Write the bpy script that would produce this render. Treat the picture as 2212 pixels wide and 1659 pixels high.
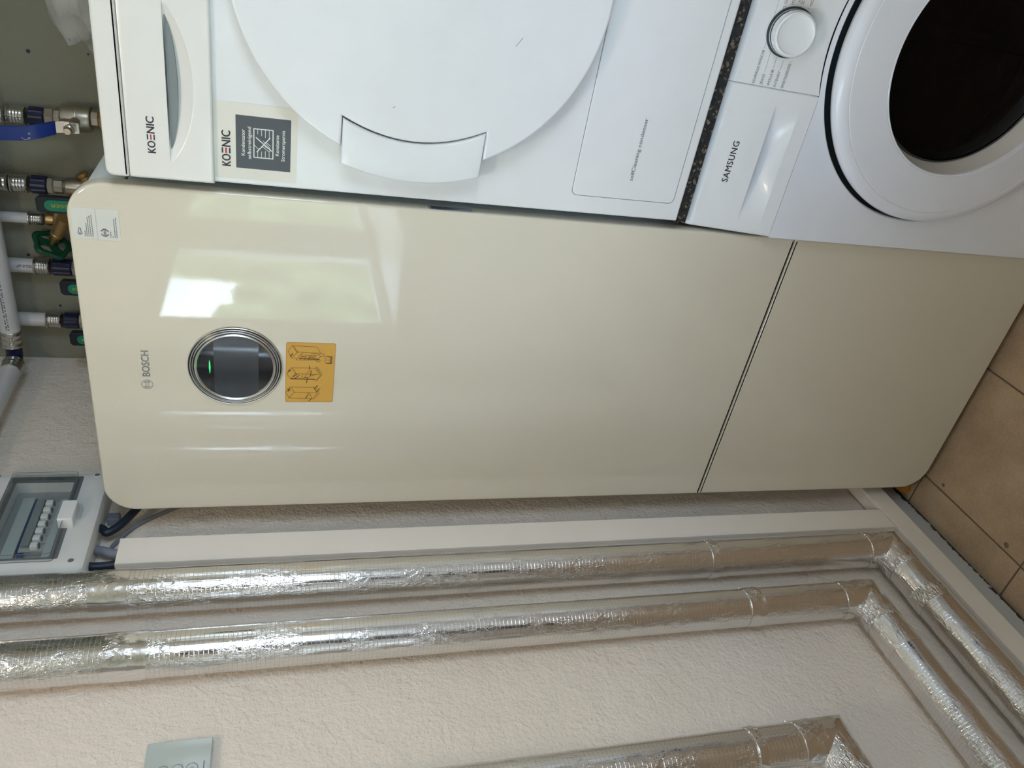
import bpy, bmesh, math, random
from mathutils import Vector, Matrix, noise
random.seed(7)
for _o in list(bpy.data.objects): bpy.data.objects.remove(_o)
COL = bpy.context.scene.collection
SC = bpy.context.scene
PI = math.pi

# ------------------------------------------------------------------ camera
CAM_POS = Vector((1.0150, -1.1445, 1.5182))
RT = Vector((0.83882558, 0.54418585, 0.01527751))
UP = Vector((-0.16953261, 0.23444963, 0.95723146))
FW = Vector((-0.51733, 0.80554027, -0.2889196))
cam_d = bpy.data.cameras.new('camera'); cam = bpy.data.objects.new('camera', cam_d); COL.objects.link(cam)
m = Matrix.Identity(4)
for i in range(3):                      # the photograph was taken with the phone turned on its side
    m[i][0] = -UP[i]; m[i][1] = RT[i]; m[i][2] = -FW[i]; m[i][3] = CAM_POS[i]
cam.matrix_world = m
cam_d.sensor_fit = 'HORIZONTAL'; cam_d.sensor_width = 36.0
cam_d.lens = 1667.186 * 36.0 / 2212.0
cam_d.clip_start = 0.02
SC.camera = cam

# ------------------------------------------------------------------ exposure, world
SC.view_settings.view_transform = 'Standard'
SC.view_settings.look = 'None'
SC.view_settings.gamma = 1.0
SC.view_settings.use_curve_mapping = False
SC.view_settings.exposure = 0.93
SC.cycles.max_bounces = 10
SC.cycles.diffuse_bounces = 5
SC.cycles.glossy_bounces = 6
SC.cycles.transmission_bounces = 8
SC.cycles.transparent_max_bounces = 12
SC.cycles.sample_clamp_indirect = 6.0
SC.cycles.caustics_reflective = True
SC.cycles.blur_glossy = 0.5

SKY = 8.4
w = bpy.data.worlds.new('sky'); SC.world = w; w.use_nodes = True
nt = w.node_tree; nt.nodes.clear()
out = nt.nodes.new('ShaderNodeOutputWorld'); bg = nt.nodes.new('ShaderNodeBackground')
tc = nt.nodes.new('ShaderNodeTexCoord'); nz = nt.nodes.new('ShaderNodeTexNoise'); rp = nt.nodes.new('ShaderNodeValToRGB')
nz.inputs['Scale'].default_value = 7.0; nz.inputs['Detail'].default_value = 5.0
rp.color_ramp.elements[0].position = 0.38; rp.color_ramp.elements[0].color = (0.40, 0.60, 0.95, 1)
rp.color_ramp.elements[1].position = 0.60; rp.color_ramp.elements[1].color = (0.80, 0.91, 1.0, 1)
nt.links.new(tc.outputs['Generated'], nz.inputs['Vector']); nt.links.new(nz.outputs['Fac'], rp.inputs['Fac'])
nt.links.new(rp.outputs['Color'], bg.inputs['Color']); bg.inputs['Strength'].default_value = SKY
nt.links.new(bg.outputs['Background'], out.inputs['Surface'])

LAMP_POS = (0.60, -1.00, 2.30); LAMP_R = 0.10; LAMP_E = 27.0; LAMP_C = (1.0, 0.84, 0.66)
# window openings: left wall (y0,y1,z0,z1), right wall, front wall
WIN_L = [(-3.15, -0.83, 1.205, 1.862)]
WIN_R = (-1.60, -0.72, 1.35, 1.90)
def portal(loc, rot, sx, sy):
    l = bpy.data.lights.new('window_portal', 'AREA'); l.shape = 'RECTANGLE'; l.size = sx; l.size_y = sy
    l.cycles.is_portal = True
    o = bpy.data.objects.new('window_portal', l); COL.objects.link(o); o.location = loc; o.rotation_euler = rot
for a in WIN_L: portal((-0.20, (a[0]+a[1])/2, (a[2]+a[3])/2), (0, -PI/2, 0), a[3]-a[2], a[1]-a[0])
portal((2.22, (WIN_R[0]+WIN_R[1])/2, (WIN_R[2]+WIN_R[3])/2), (0, PI/2, 0), WIN_R[3]-WIN_R[2], WIN_R[1]-WIN_R[0])

# ------------------------------------------------------------------ materials
class NT:
    def __init__(s, name):
        s.m = bpy.data.materials.new(name); s.m.use_nodes = True; s.t = s.m.node_tree
        s.b = s.t.nodes['Principled BSDF']; s.o = s.t.nodes['Material Output']
    def n(s, typ, **kw):
        q = s.t.nodes.new(typ)
        for k, v in kw.items():
            if k in ('operation', 'blend_type', 'data_type', 'noise_dimensions', 'feature', 'wave_type', 'bands_direction', 'interpolation_type', 'distance'): setattr(q, k, v)
            else: q.inputs[k.replace('_', ' ')].default_value = v
        return q
    def l(s, a, b): s.t.links.new(a, b)
    def coord(s, kind='Object', scale=(1, 1, 1)):
        c = s.n('ShaderNodeTexCoord'); mp = s.n('ShaderNodeMapping'); mp.inputs['Scale'].default_value = scale
        s.l(c.outputs[kind], mp.inputs['Vector']); return mp.outputs['Vector']
    def noise(s, v, scale, detail=3, rough=.5):
        q = s.n('ShaderNodeTexNoise'); q.inputs['Scale'].default_value = scale; q.inputs['Detail'].default_value = detail
        q.inputs['Roughness'].default_value = rough; s.l(v, q.inputs['Vector']); return q.outputs['Fac']
    def ramp(s, f, stops):
        q = s.n('ShaderNodeValToRGB'); e = q.color_ramp.elements
        while len(e) < len(stops): e.new(.5)
        for i, (p, c) in enumerate(stops): e[i].position = p; e[i].color = (*c, 1) if len(c) == 3 else c
        s.l(f, q.inputs['Fac']); return q.outputs['Color']
    def math(s, op, a, b=None, c=None):
        q = s.n('ShaderNodeMath', operation=op)
        for i, x in enumerate((a, b, c)):
            if x is None: continue
            if isinstance(x, (int, float)): q.inputs[i].default_value = x
            else: s.l(x, q.inputs[i])
        return q.outputs[0]
    def bump(s, h, strength=.3, dist=.002, nrm=None):
        q = s.n('ShaderNodeBump'); q.inputs['Strength'].default_value = strength; q.inputs['Distance'].default_value = dist
        s.l(h, q.inputs['Height'])
        if nrm: s.l(nrm, q.inputs['Normal'])
        s.l(q.outputs['Normal'], s.b.inputs['Normal']); return q.outputs['Normal']
def mat(name, col, rough=.5, metal=0., coat=0., spec=.5, emis=None, es=0., vary=.03, vscale=20., bump=0., bscale=300., trans=0., ior=1.45, alpha=1.):
    k = NT(name); b = k.b
    v = k.coord()
    if vary:
        f = k.noise(v, vscale, 4)
        c = k.ramp(f, [(.3, tuple(max(0, x*(1-vary)) for x in col)), (.7, tuple(min(1, x*(1+vary)) for x in col))]); k.l(c, b.inputs['Base Color'])
    else: b.inputs['Base Color'].default_value = (*col, 1)
    b.inputs['Roughness'].default_value = rough; b.inputs['Metallic'].default_value = metal
    b.inputs['Coat Weight'].default_value = coat; b.inputs['Coat Roughness'].default_value = .05
    b.inputs['Specular IOR Level'].default_value = spec; b.inputs['IOR'].default_value = ior
    b.inputs['Transmission Weight'].default_value = trans; b.inputs['Alpha'].default_value = alpha
    if emis: b.inputs['Emission Color'].default_value = (*emis, 1); b.inputs['Emission Strength'].default_value = es
    if bump: k.bump(k.noise(v, bscale, 4, .6), bump, .001)
    return k.m

def plaster(name, col, strength=.6, spots=True):
    k = NT(name); v = k.coord()
    n1 = k.noise(v, 130, 5, .62); n2 = k.noise(v, 38, 3, .5); n3 = k.noise(v, 2.2, 4)
    h = k.math('ADD', k.math('MULTIPLY', n1, .7), k.math('MULTIPLY', n2, .9))
    k.bump(h, strength, .013)
    c = k.ramp(n3, [(.3, tuple(x*.95 for x in col)), (.7, tuple(min(1, x*1.03) for x in col))]); k.l(c, k.b.inputs['Base Color'])
    k.b.inputs['Roughness'].default_value = .92; k.b.inputs['Specular IOR Level'].default_value = .2
    return k.m
M = {}
M['wall_white'] = plaster('white_plaster', (.88, .785, .68))
M['wall_sage'] = plaster('sage_plaster', (.27, .265, .205), .35)
M['ceiling'] = mat('ceiling_paint', (.62, .60, .56), .9)
M['gloss_cream'] = None
def gloss_panel():
    k = NT('glossy_cream_enamel'); v = k.coord()
    f = k.noise(v, 1.5, 2)
    k.l(k.ramp(f, [(.3, (.70, .655, .54)), (.7, (.725, .68, .565))]), k.b.inputs['Base Color'])
    k.b.inputs['Roughness'].default_value = .03; k.b.inputs['IOR'].default_value = 1.55
    fine = k.noise(v, 260, 2, .5); big = k.noise(k.coord(scale=(1, 1, .25)), 9, 2, .5)
    h = k.math('ADD', k.math('MULTIPLY', fine, .016), k.math('MULTIPLY', big, .16))
    k.bump(h, .5, .0012)
    return k.m
M['gloss_cream'] = gloss_panel()
M['side_grey'] = mat('side_sheet', (.66, .72, .73), .45)
M['plinth'] = mat('dark_plinth', (.03, .03, .03), .6)
M['enamel'] = mat('white_enamel', (.80, .815, .83), .22, coat=.3, bump=.04, bscale=400, vary=.015)
M['enamel_w'] = mat('washer_enamel', (.84, .875, .94), .25, coat=.3, bump=.04, bscale=400, vary=.015)
M['plastic_w'] = mat('white_plastic', (.82, .815, .79), .28, coat=.2, vary=.015)
M['plastic_wb'] = mat('white_plastic_cool', (.80, .82, .84), .3, coat=.2, vary=.015)
M['cream_lip'] = mat('cream_plastic', (.74, .73, .70), .25, vary=.02)
M['dark_gap'] = mat('dark_gap', (.03, .04, .045), .6)
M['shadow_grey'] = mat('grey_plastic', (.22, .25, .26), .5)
M['chrome'] = mat('chrome', (.86, .86, .87), .12, 1., vary=0)
M['satin'] = mat('satin_chrome', (.95, .95, .94), .32, 1., vary=0)
M['black_gloss'] = mat('black_glass', (.006, .008, .014), .05, coat=1., vary=0)
M['screen'] = mat('display_screen', (.035, .042, .055), .12, coat=1., vary=0)
M['led'] = mat('green_led', (.0, .4, .1), .4, emis=(.03, .8, .13), es=1.6, vary=0)
M['ink'] = mat('dark_ink', (.035, .035, .05), .5, vary=0)
M['ink_grey'] = mat('grey_ink', (.16, .17, .19), .5, vary=0)
M['logo_silver'] = mat('silver_logo', (.30, .31, .33), .3, .7, vary=0)
M['red'] = mat('red_ink', (.45, .02, .05), .5, vary=0)
M['white_ink'] = mat('white_ink', (.80, .80, .76), .5, vary=0)
M['sticker_cream'] = mat('cream_sticker', (.78, .76, .69), .45, vary=.02)
M['sticker_dark'] = mat('slate_sticker', (.085, .095, .11), .45, vary=.03)
M['label_yellow'] = mat('yellow_label', (.66, .37, .065), .45, vary=.02)
M['label_edge'] = mat('orange_edge', (.55, .25, .10), .5, vary=0)
M['label_brown'] = mat('label_line', (.10, .055, .02), .6, vary=0)
M['label_mid'] = mat('label_shade', (.30, .17, .04), .6, vary=0)
M['label_white'] = mat('white_label', (.70, .71, .68), .4, vary=.01)
M['rating'] = mat('silver_label', (.34, .38, .42), .35, vary=.02)
M['trunk'] = mat('trunking_plastic', (.88, .82, .74), .4, vary=.02, vscale=8)
M['skirt'] = None
M['box'] = mat('light_grey_abs', (.70, .70, .68), .42, bump=.08, bscale=500)
M['box_dark'] = mat('grey_recess', (.15, .155, .16), .5)
M['box_in'] = mat('box_inside', (.30, .31, .31), .5)
M['breaker'] = mat('breaker_grey', (.40, .40, .38), .5)
M['strip'] = mat('label_strip', (.42, .47, .47), .4)
M['blue'] = mat('blue_marker', (.01, .05, .22), .4)
M['cable'] = mat('black_cable', (.010, .018, .035), .45)
M['conduit'] = mat('grey_conduit', (.19, .21, .26), .5)
M['pipe_w'] = mat('white_plastic_pipe', (.62, .61, .60), .3, vary=.02)
M['pipe_print'] = mat('pipe_print', (.12, .13, .17), .5, vary=0)
M['steel'] = mat('steel_sleeve', (.62, .61, .58), .22, 1., vary=.05)
M['nickel'] = mat('nickel_brass', (.52, .48, .41), .33, 1., vary=.05)
M['brass'] = mat('brass', (.55, .36, .16), .35, 1., vary=.1)
M['navy'] = mat('navy_plastic', (.010, .014, .055), .35)
M['lever_blue'] = mat('blue_lever', (.006, .035, .24), .35)
M['black_p'] = mat('black_plastic', (.012, .016, .022), .45)
M['green'] = mat('green_inlay', (.01, .22, .13), .5)
M['wheel'] = mat('green_wheel', (.004, .06, .028), .4)
M['yellow'] = mat('yellow_ink', (.42, .38, .03), .5, vary=0)
M['amber'] = mat('amber_plastic', (.42, .19, .03), .45)
M['standin_brown'] = mat('brown_standin', (.045, .035, .03), .5)  # for the added dark slab on the right wall
M['frame'] = mat('window_frame', (.72, .72, .70), .4)
M['frame_dark'] = mat('window_seal', (.18, .18, .17), .5)
M['lamp'] = mat('lamp_glow', (1, .9, .75), .4, emis=LAMP_C, es=LAMP_E, vary=0)
M['rubber'] = mat('rubber_gasket', (.05, .055, .06), .5)
M['drum'] = mat('drum_steel', (.12, .15, .20), .3, 1.)

def glass(name, tint=(1, 1, 1), gl=.12, f0=.04):
    k = NT(name); t = k.t; t.nodes.remove(k.b)
    tr = k.n('ShaderNodeBsdfTransparent'); tr.inputs['Color'].default_value = (*tint, 1)
    g = k.n('ShaderNodeBsdfGlossy'); g.inputs['Roughness'].default_value = .03
    lw = k.n('ShaderNodeLayerWeight'); lw.inputs['Blend'].default_value = .5
    f = k.math('ADD', k.math('MULTIPLY', k.math('POWER', lw.outputs['Facing'], 5.), .9), f0)
    mx = k.n('ShaderNodeMixShader'); k.l(f, mx.inputs[0]); k.l(tr.outputs[0], mx.inputs[1]); k.l(g.outputs[0], mx.inputs[2])
    k.l(mx.outputs[0], k.o.inputs['Surface']); return k.m
M['pane'] = glass('window_glass', (.97, .985, .98))
M['clear'] = glass('clear_polycarbonate', (.93, .95, .955), .3)
M['porthole'] = glass('porthole_glass', (.20, .26, .36), .2, .016)
def film():
    k = NT('plastic_film'); t = k.t; v = k.coord()
    tr = k.n('ShaderNodeBsdfTransparent'); tr.inputs['Color'].default_value = (.86, .86, .85, 1)
    d = k.b; d.inputs['Base Color'].default_value = (.8, .8, .8, 1); d.inputs['Roughness'].default_value = .25
    k.bump(k.noise(v, 30, 3), .8, .004)
    mx = k.n('ShaderNodeMixShader'); mx.inputs[0].default_value = .24
    k.l(tr.outputs[0], mx.inputs[1]); k.l(d.outputs[0], mx.inputs[2]); k.l(mx.outputs[0], k.o.inputs['Surface']); return k.m
M['film'] = film()
def plate_glass():
    k = NT('glass_control_plate'); k.b.inputs['Base Color'].default_value = (.50, .56, .53, 1); k.b.inputs['Roughness'].default_value = .05
    k.b.inputs['Coat Weight'].default_value = 1.; v = k.coord(); f = k.noise(v, 10, 2)
    k.l(k.ramp(f, [(.3, (.49, .55, .52)), (.7, (.52, .575, .55))]), k.b.inputs['Base Color']); return k.m
M['plate'] = plate_glass()
M['plate_edge'] = mat('glass_plate_edge', (.55, .66, .68), .1, coat=1.)

def foil(name, grid=True, crumple=.5):
    k = NT(name); t = k.t
    uv = k.n('ShaderNodeTexCoord').outputs['UV']          # u = metres round the pipe, v = metres along it
    sp = k.n('ShaderNodeSeparateXYZ'); k.l(uv, sp.inputs[0])
    def line(c, pitch, wd):
        f = k.math('FRACT', k.math('DIVIDE', c, pitch)); d = k.math('ABSOLUTE', k.math('SUBTRACT', f, .5))
        return k.math('SMOOTH_MIN', k.math('MULTIPLY', k.math('MAXIMUM', k.math('SUBTRACT', d, .5-wd), 0.), 1/wd), 1., .1)
    vs = k.n('ShaderNodeMapping'); k.l(uv, vs.inputs['Vector']); vs.inputs['Scale'].default_value = (1, .35, 1); vs.inputs['Rotation'].default_value = (0, 0, .5)
    w1 = k.noise(vs.outputs[0], 95, 4, .55)
    r1 = k.math('ABSOLUTE', k.math('SUBTRACT', w1, .5))          # ridges where the noise crosses its mean
    r1 = k.math('SUBTRACT', 1., k.math('MINIMUM', k.math('MULTIPLY', r1, 9.), 1.))
    amt = k.noise(uv, 11, 2)                                       # wrinkled more in some places than in others
    amt = k.ramp(amt, [(.42, (0, 0, 0)), (.62, (1, 1, 1))])
    w2 = k.noise(uv, 30, 3, .5); w3 = k.noise(uv, 420, 2, .5)
    h = k.math('ADD', k.math('MULTIPLY', k.math('MULTIPLY', r1, amt), .40*crumple), k.math('MULTIPLY', w2, .28*crumple))
    h = k.math('ADD', h, k.math('MULTIPLY', w3, .02))
    if grid:
        g = k.math('MAXIMUM', line(sp.outputs['Y'], .0068, .05), k.math('MULTIPLY', line(sp.outputs['X'], .0075, .05), .6))
        h = k.math('ADD', h, k.math('MULTIPLY', g, .05))
    k.bump(h, 1., .0021)
    if grid: k.l(k.ramp(g, [(0., (.80, .79, .78)), (1., (.50, .49, .48))]), k.b.inputs['Base Color'])
    else: k.b.inputs['Base Color'].default_value = (.80, .79, .78, 1)
    k.b.inputs['Metallic'].default_value = 1.
    rr = k.ramp(w2, [(.3, (.11, .11, .11)), (.7, (.20, .20, .20))]); k.l(rr, k.b.inputs['Roughness'])
    return k.m
M['foil'] = foil('aluminium_foil_scrim', True, .55)
M['tape'] = foil('aluminium_tape', False, .8)
M['foil_elbow'] = foil('crumpled_foil', False, 2.4)

def tilemat():
    k = NT('beige_stone_tile'); v = k.coord()
    n1 = k.noise(v, 7, 6, .6); n2 = k.noise(v, 160, 3, .6)
    mixf = k.math('ADD', k.math('MULTIPLY', n1, .7), k.math('MULTIPLY', n2, .3))
    k.l(k.ramp(mixf, [(.34, (.35, .25, .16)), (.5, (.45, .33, .22)), (.66, (.54, .41, .28))]), k.b.inputs['Base Color'])
    k.b.inputs['Roughness'].default_value = .5; k.bump(n2, .15, .001); return k.m
M['tile'] = tilemat()
M['stain'] = mat('brown_stain', (.20, .13, .06), .7, vary=.4, vscale=300)
M['grout'] = mat('grout', (.16, .115, .075), .9, bump=.3)
def skirtmat():
    k = NT('painted_skirting'); v = k.coord(); s = k.n('ShaderNodeSeparateXYZ'); k.l(v, s.inputs[0])
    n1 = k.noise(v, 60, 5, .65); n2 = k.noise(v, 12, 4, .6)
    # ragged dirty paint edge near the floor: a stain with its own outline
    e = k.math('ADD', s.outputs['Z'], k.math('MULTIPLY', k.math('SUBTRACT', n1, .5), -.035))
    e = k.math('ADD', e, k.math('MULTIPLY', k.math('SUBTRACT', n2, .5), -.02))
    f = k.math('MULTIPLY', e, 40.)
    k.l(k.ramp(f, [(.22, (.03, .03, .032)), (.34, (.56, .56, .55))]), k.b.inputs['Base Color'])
    k.b.inputs['Roughness'].default_value = .8; k.bump(n1, .5, .003); return k.m
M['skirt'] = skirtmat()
def granmat():
    k = NT('rubber_granulate'); v = k.coord()
    vo = k.n('ShaderNodeTexVoronoi'); vo.inputs['Scale'].default_value = 260; k.l(v, vo.inputs['Vector'])
    sep = k.n('ShaderNodeSeparateColor'); k.l(vo.outputs['Color'], sep.inputs[0])
    k.l(k.ramp(sep.outputs[0], [(.0, (.012, .013, .015)), (.8, (.03, .03, .03)), (.9, (.16, .13, .09)), (1., (.22, .17, .1))]), k.b.inputs['Base Color'])
    k.b.inputs['Roughness'].default_value = .95; k.bump(k.noise(v, 180, 4), 1., .004); return k.m
M['granulate'] = granmat()
M['leaf'] = mat('hedge_leaves', (.22, .27, .13), .7, vary=.6, vscale=3)
M['render_wall'] = mat('neighbour_render', (.75, .66, .45), .8)
M['grass'] = mat('garden_ground', (.20, .22, .12), .9, vary=.3)

# ------------------------------------------------------------------ mesh helpers
def empty(name, loc, label=None, cat=None, group=None):
    o = bpy.data.objects.new(name, None); COL.objects.link(o); o.location = loc; o.empty_display_size = .05
    if label: o['label'] = label
    if cat: o['category'] = cat
    if group: o['group'] = group
    return o
ROOTLOC = {}
def link(name, me, mt, parent=None, smooth=False, label=None, cat=None, group=None, kind=None, auto=None):
    o = bpy.data.objects.new(name, me); COL.objects.link(o)
    if mt is not None and len(me.materials) == 0: me.materials.append(M[mt] if isinstance(mt, str) else mt)
    if smooth:
        for p in me.polygons: p.use_smooth = True
        if auto:
            me.set_sharp_from_angle(angle=math.radians(auto))
    if parent is not None:
        o.parent = parent
        if parent.type == 'EMPTY' and parent.parent is None: o.location = -Vector(parent.location)
    for k_, v_ in (('label', label), ('category', cat), ('group', group), ('kind', kind)):
        if v_: o[k_] = v_
    return o
def pymesh(name, vs, fs):
    me = bpy.data.meshes.new(name); me.from_pydata([tuple(v) for v in vs], [], fs); me.validate(); me.update(); return me
def bmobj(name, bm, mt, parent=None, **kw):
    bmesh.ops.recalc_face_normals(bm, faces=bm.faces)
    me = bpy.data.meshes.new(name); bm.to_mesh(me); bm.free(); return link(name, me, mt, parent, **kw)
def add_box(bm, x0, x1, y0, y1, z0, z1, bev=0., seg=2, rot=None):
    r = bmesh.ops.create_cube(bm, size=1.); vs = r['verts']
    for v in vs: v.co = Vector(((x0+x1)/2+v.co.x*(x1-x0), (y0+y1)/2+v.co.y*(y1-y0), (z0+z1)/2+v.co.z*(z1-z0)))
    if rot is not None:
        c = Vector(((x0+x1)/2, (y0+y1)/2, (z0+z1)/2))
        for v in vs: v.co = rot @ (v.co-c) + c
    if bev > 0:
        es = list({e for v in vs for e in v.link_edges})
        bmesh.ops.bevel(bm, geom=es, offset=bev, segments=seg, affect='EDGES', profile=.5)
def box(name, x0, x1, y0, y1, z0, z1, mt, parent=None, bev=.0, seg=2, rot=None, **kw):
    bm = bmesh.new(); add_box(bm, x0, x1, y0, y1, z0, z1, bev, seg, rot)
    if bev > 0: kw.setdefault('smooth', True); kw.setdefault('auto', 40)
    o = bmobj(name, bm, mt, parent, **kw)
    for p in o.data.polygons:
        if max(abs(c) for c in p.normal) > .9999: p.use_smooth = False
    return o
def frame_from(A):
    A = Vector(A).normalized(); t = Vector((0, 0, 1)) if abs(A.z) < .9 else Vector((1, 0, 0))
    U = A.cross(t).normalized(); V = A.cross(U).normalized(); return A, U, V
def lathe_mesh(name, prof, O, A, seg=48, rfun=None, phase=0.):
    O = Vector(O); A, U, V = frame_from(A); vs = []; fs = []
    for (r, t) in prof:
        for i in range(seg):
            a = 2*PI*i/seg+phase; rr = r*(rfun(i, seg, t) if rfun else 1)
            vs.append(O+A*t+U*(rr*math.cos(a))+V*(rr*math.sin(a)))
    for j in range(len(prof)-1):
        for i in range(seg):
            a, b = j*seg+i, j*seg+(i+1) % seg
            fs.append((a, b, b+seg, a+seg))
    if prof[0][0] > 1e-6: fs.append(tuple(range(seg))[::-1])
    if prof[-1][0] > 1e-6: fs.append(tuple((len(prof)-1)*seg+i for i in range(seg)))
    return pymesh(name, vs, fs)
def lathe(name, prof, O, A, mt, parent=None, seg=48, rfun=None, auto=35, closed=False, phase=0., **kw):
    me = lathe_mesh(name, prof, O, A, seg, rfun, phase)
    if closed:   # ring section: no caps
        bm = bmesh.new(); bm.from_mesh(me); bmesh.ops.delete(bm, geom=[f for f in bm.faces if len(f.verts) > 4], context='FACES_ONLY'); bm.to_mesh(me); bm.free()
    bm = bmesh.new(); bm.from_mesh(me); bmesh.ops.remove_doubles(bm, verts=bm.verts, dist=1e-6); bmesh.ops.recalc_face_normals(bm, faces=bm.faces); bm.to_mesh(me); bm.free()
    return link(name, me, mt, parent, smooth=True, auto=auto, **kw)
def catmull(P, n=10):
    P = [Vector(p) for p in P]; Q = [P[0]*2-P[1]]+P+[P[-1]*2-P[-2]]; out = []
    for i in range(1, len(Q)-2):
        for j in range(n):
            t = j/n; a, b, c, d = Q[i-1:i+3]
            out.append(.5*((2*b)+(c-a)*t+(2*a-5*b+4*c-d)*t*t+(3*b-a-3*c+d)*t**3))
    out.append(P[-1]); return out
def sweep(name, pts, r, mt, parent=None, seg=20, rf=None, uv=False, cap=True, auto=50, jit=None, **kw):
    pts = [Vector(p) for p in pts]; n = len(pts); vs = []; fs = []; T = []
    for i in range(n):
        a = (pts[i]-pts[i-1]).normalized() if i > 0 else None
        b = (pts[i+1]-pts[i]).normalized() if i < n-1 else None
        T.append((a, b))
    d0 = T[0][1]; _, U, V = frame_from(d0); prev = d0; L = [0.]
    for i in range(1, n): L.append(L[-1]+(pts[i]-pts[i-1]).length)
    for i in range(n):
        a, b = T[i]; a = a or b; b = b or a
        if i > 0:
            q = prev.rotation_difference(a); U = q @ U; V = q @ V; prev = a
        bis = (a+b).normalized(); c = max(.3, bis.dot(a))
        for s in range(seg):
            an = 2*PI*s/seg; rr = (rf(L[i], an) if rf else r)
            p = U*(rr*math.cos(an))+V*(rr*math.sin(an))
            # mitre: slide the ring point along a onto the bisecting plane
            t = -(p.dot(bis))/(a.dot(bis)); p = p+a*t
            if jit: p = p*(1+jit(pts[i]+p))
            vs.append(pts[i]+p)
        if (b-a).length > 1e-6:
            q = a.rotation_difference(b); U = q @ U; V = q @ V; prev = b
    for i in range(n-1):
        for s in range(seg):
            fs.append((i*seg+s, i*seg+(s+1) % seg, (i+1)*seg+(s+1) % seg, (i+1)*seg+s))
    if cap: fs.append(tuple(range(seg))[::-1]); fs.append(tuple((n-1)*seg+s for s in range(seg)))
    me = bpy.data.meshes.new(name); me.from_pydata([tuple(v) for v in vs], [], fs); me.update()
    if uv:
        ul = me.uv_layers.new(name='uv'); C_ = 2*PI*r
        for p in me.polygons:
            for li, vi in zip(p.loop_indices, p.vertices):
                s = vi % seg; i = vi//seg
                ss = s
                if len(p.vertices) == 4 and s == 0 and any((x % seg) == seg-1 for x in p.vertices): ss = seg
                ul.data[li].uv = (ss/seg*C_, L[i])
    return link(name, me, mt, parent, smooth=True, auto=auto, **kw)
FR = lambda y, dy=0.: (lambda u, v, d=0.: Vector((u, y-d, v)))          # front-facing plane at y
def rrect(u0, u1, v0, v1, r, n=8, rs=None):
    rs = rs or (r, r, r, r); P = []
    for (cu, cv, a0, rr) in ((u1-rs[0], v1-rs[0], 0, rs[0]), (u0+rs[1], v1-rs[1], 90, rs[1]), (u0+rs[2], v0+rs[2], 180, rs[2]), (u1-rs[3], v0+rs[3], 270, rs[3])):
        for i in range(n+1):
            a = math.radians(a0+90*i/n); P.append((cu+rr*math.cos(a), cv+rr*math.sin(a)))
    return P
def plate(name, outline, Fm, d0, d1, mt, parent=None, bev=0., seg=3, **kw):
    """prism over a (u,v) outline from depth d0 (back) to d1 (front), front rim rounded by bev"""
    n = len(outline); cu = [p for p in outline]
    def inset(k):
        o = []
        for i in range(n):
            a = Vector(cu[i-1]); b = Vector(cu[i]); c = Vector(cu[(i+1) % n])
            e1 = (b-a); e2 = (c-b)
            n1 = Vector((-e1.y, e1.x)); n2 = Vector((-e2.y, e2.x))
            if n1.length > 0: n1.normalize()
            if n2.length > 0: n2.normalize()
            m_ = n1+n2
            m_ = m_.normalized() if m_.length > 1e-9 else n1
            q = max(.5, m_.dot(n1)); o.append(b+m_*(k/q))
        return o
    rings = [(cu, d0)]
    if bev > 0:
        for j in range(seg+1):
            a = PI/2*j/seg; rings.append((inset(bev*(1-math.cos(a))), d1-bev+bev*math.sin(a)))
    else: rings.append((cu, d1))
    vs = []; fs = []
    for ol, d in rings:
        for p in ol: vs.append(Fm(p[0], p[1], d))
    for j in range(len(rings)-1):
        for i in range(n): a, b = j*n+i, j*n+(i+1) % n; fs.append((a, b, b+n, a+n))
    fs.append(tuple(range(n))[::-1]); fs.append(tuple((len(rings)-1)*n+i for i in range(n)))
    bm = bmesh.new(); me = pymesh(name, vs, fs); bm.from_mesh(me); bmesh.ops.triangulate(bm, faces=[f for f in bm.faces if len(f.verts) > 4]); bpy.data.meshes.remove(me)
    kw.setdefault('smooth', True); kw.setdefault('auto', 35)
    o = bmobj(name, bm, mt, parent, **kw); c0 = outline[0]; cn = (Fm(c0[0], c0[1], d1)-Fm(c0[0], c0[1], d0)).normalized()
    for p in o.data.polygons:
        if abs(p.normal.dot(cn)) > .9999: p.use_smooth = False
    return o
def strokes(name, polys, wd, Fm, mt, parent=None, lift=.0004, closed=(), **kw):
    vs = []; fs = []
    for pi_, P in enumerate(polys):
        P = [Vector(p) for p in P]
        for a, b in zip(P[:-1], P[1:]):
            d = (b-a)
            if d.length < 1e-9: continue
            d.normalize(); nn = Vector((-d.y, d.x))*wd/2; a2 = a-d*wd*.3; b2 = b+d*wd*.3; k = len(vs)
            for q in (a2-nn, b2-nn, b2+nn, a2+nn): vs.append(Fm(q.x, q.y, lift+(k//4 % 60)*3e-6))
            fs.append((k, k+1, k+2, k+3))
    return link(name, pymesh(name, vs, fs), mt, parent, **kw)
def circ(cu, cv, r, n=24, a0=0, a1=360, sx=1, sy=1): return [(cu+sx*r*math.cos(math.radians(a0+(a1-a0)*i/n)), cv+sy*r*math.sin(math.radians(a0+(a1-a0)*i/n))) for i in range(n+1)]
def text_polys(s, bold=0., space=1.):
    c = bpy.data.curves.new('txt', 'FONT'); c.body = s; c.offset = bold; c.space_character = space; c.resolution_u = 3
    o = bpy.data.objects.new('txt', c); COL.objects.link(o)
    bpy.context.view_layer.update(); dg = bpy.context.evaluated_depsgraph_get()
    me = bpy.data.meshes.new_from_object(o.evaluated_get(dg)); bpy.data.objects.remove(o); bpy.data.curves.remove(c); return me
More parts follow.
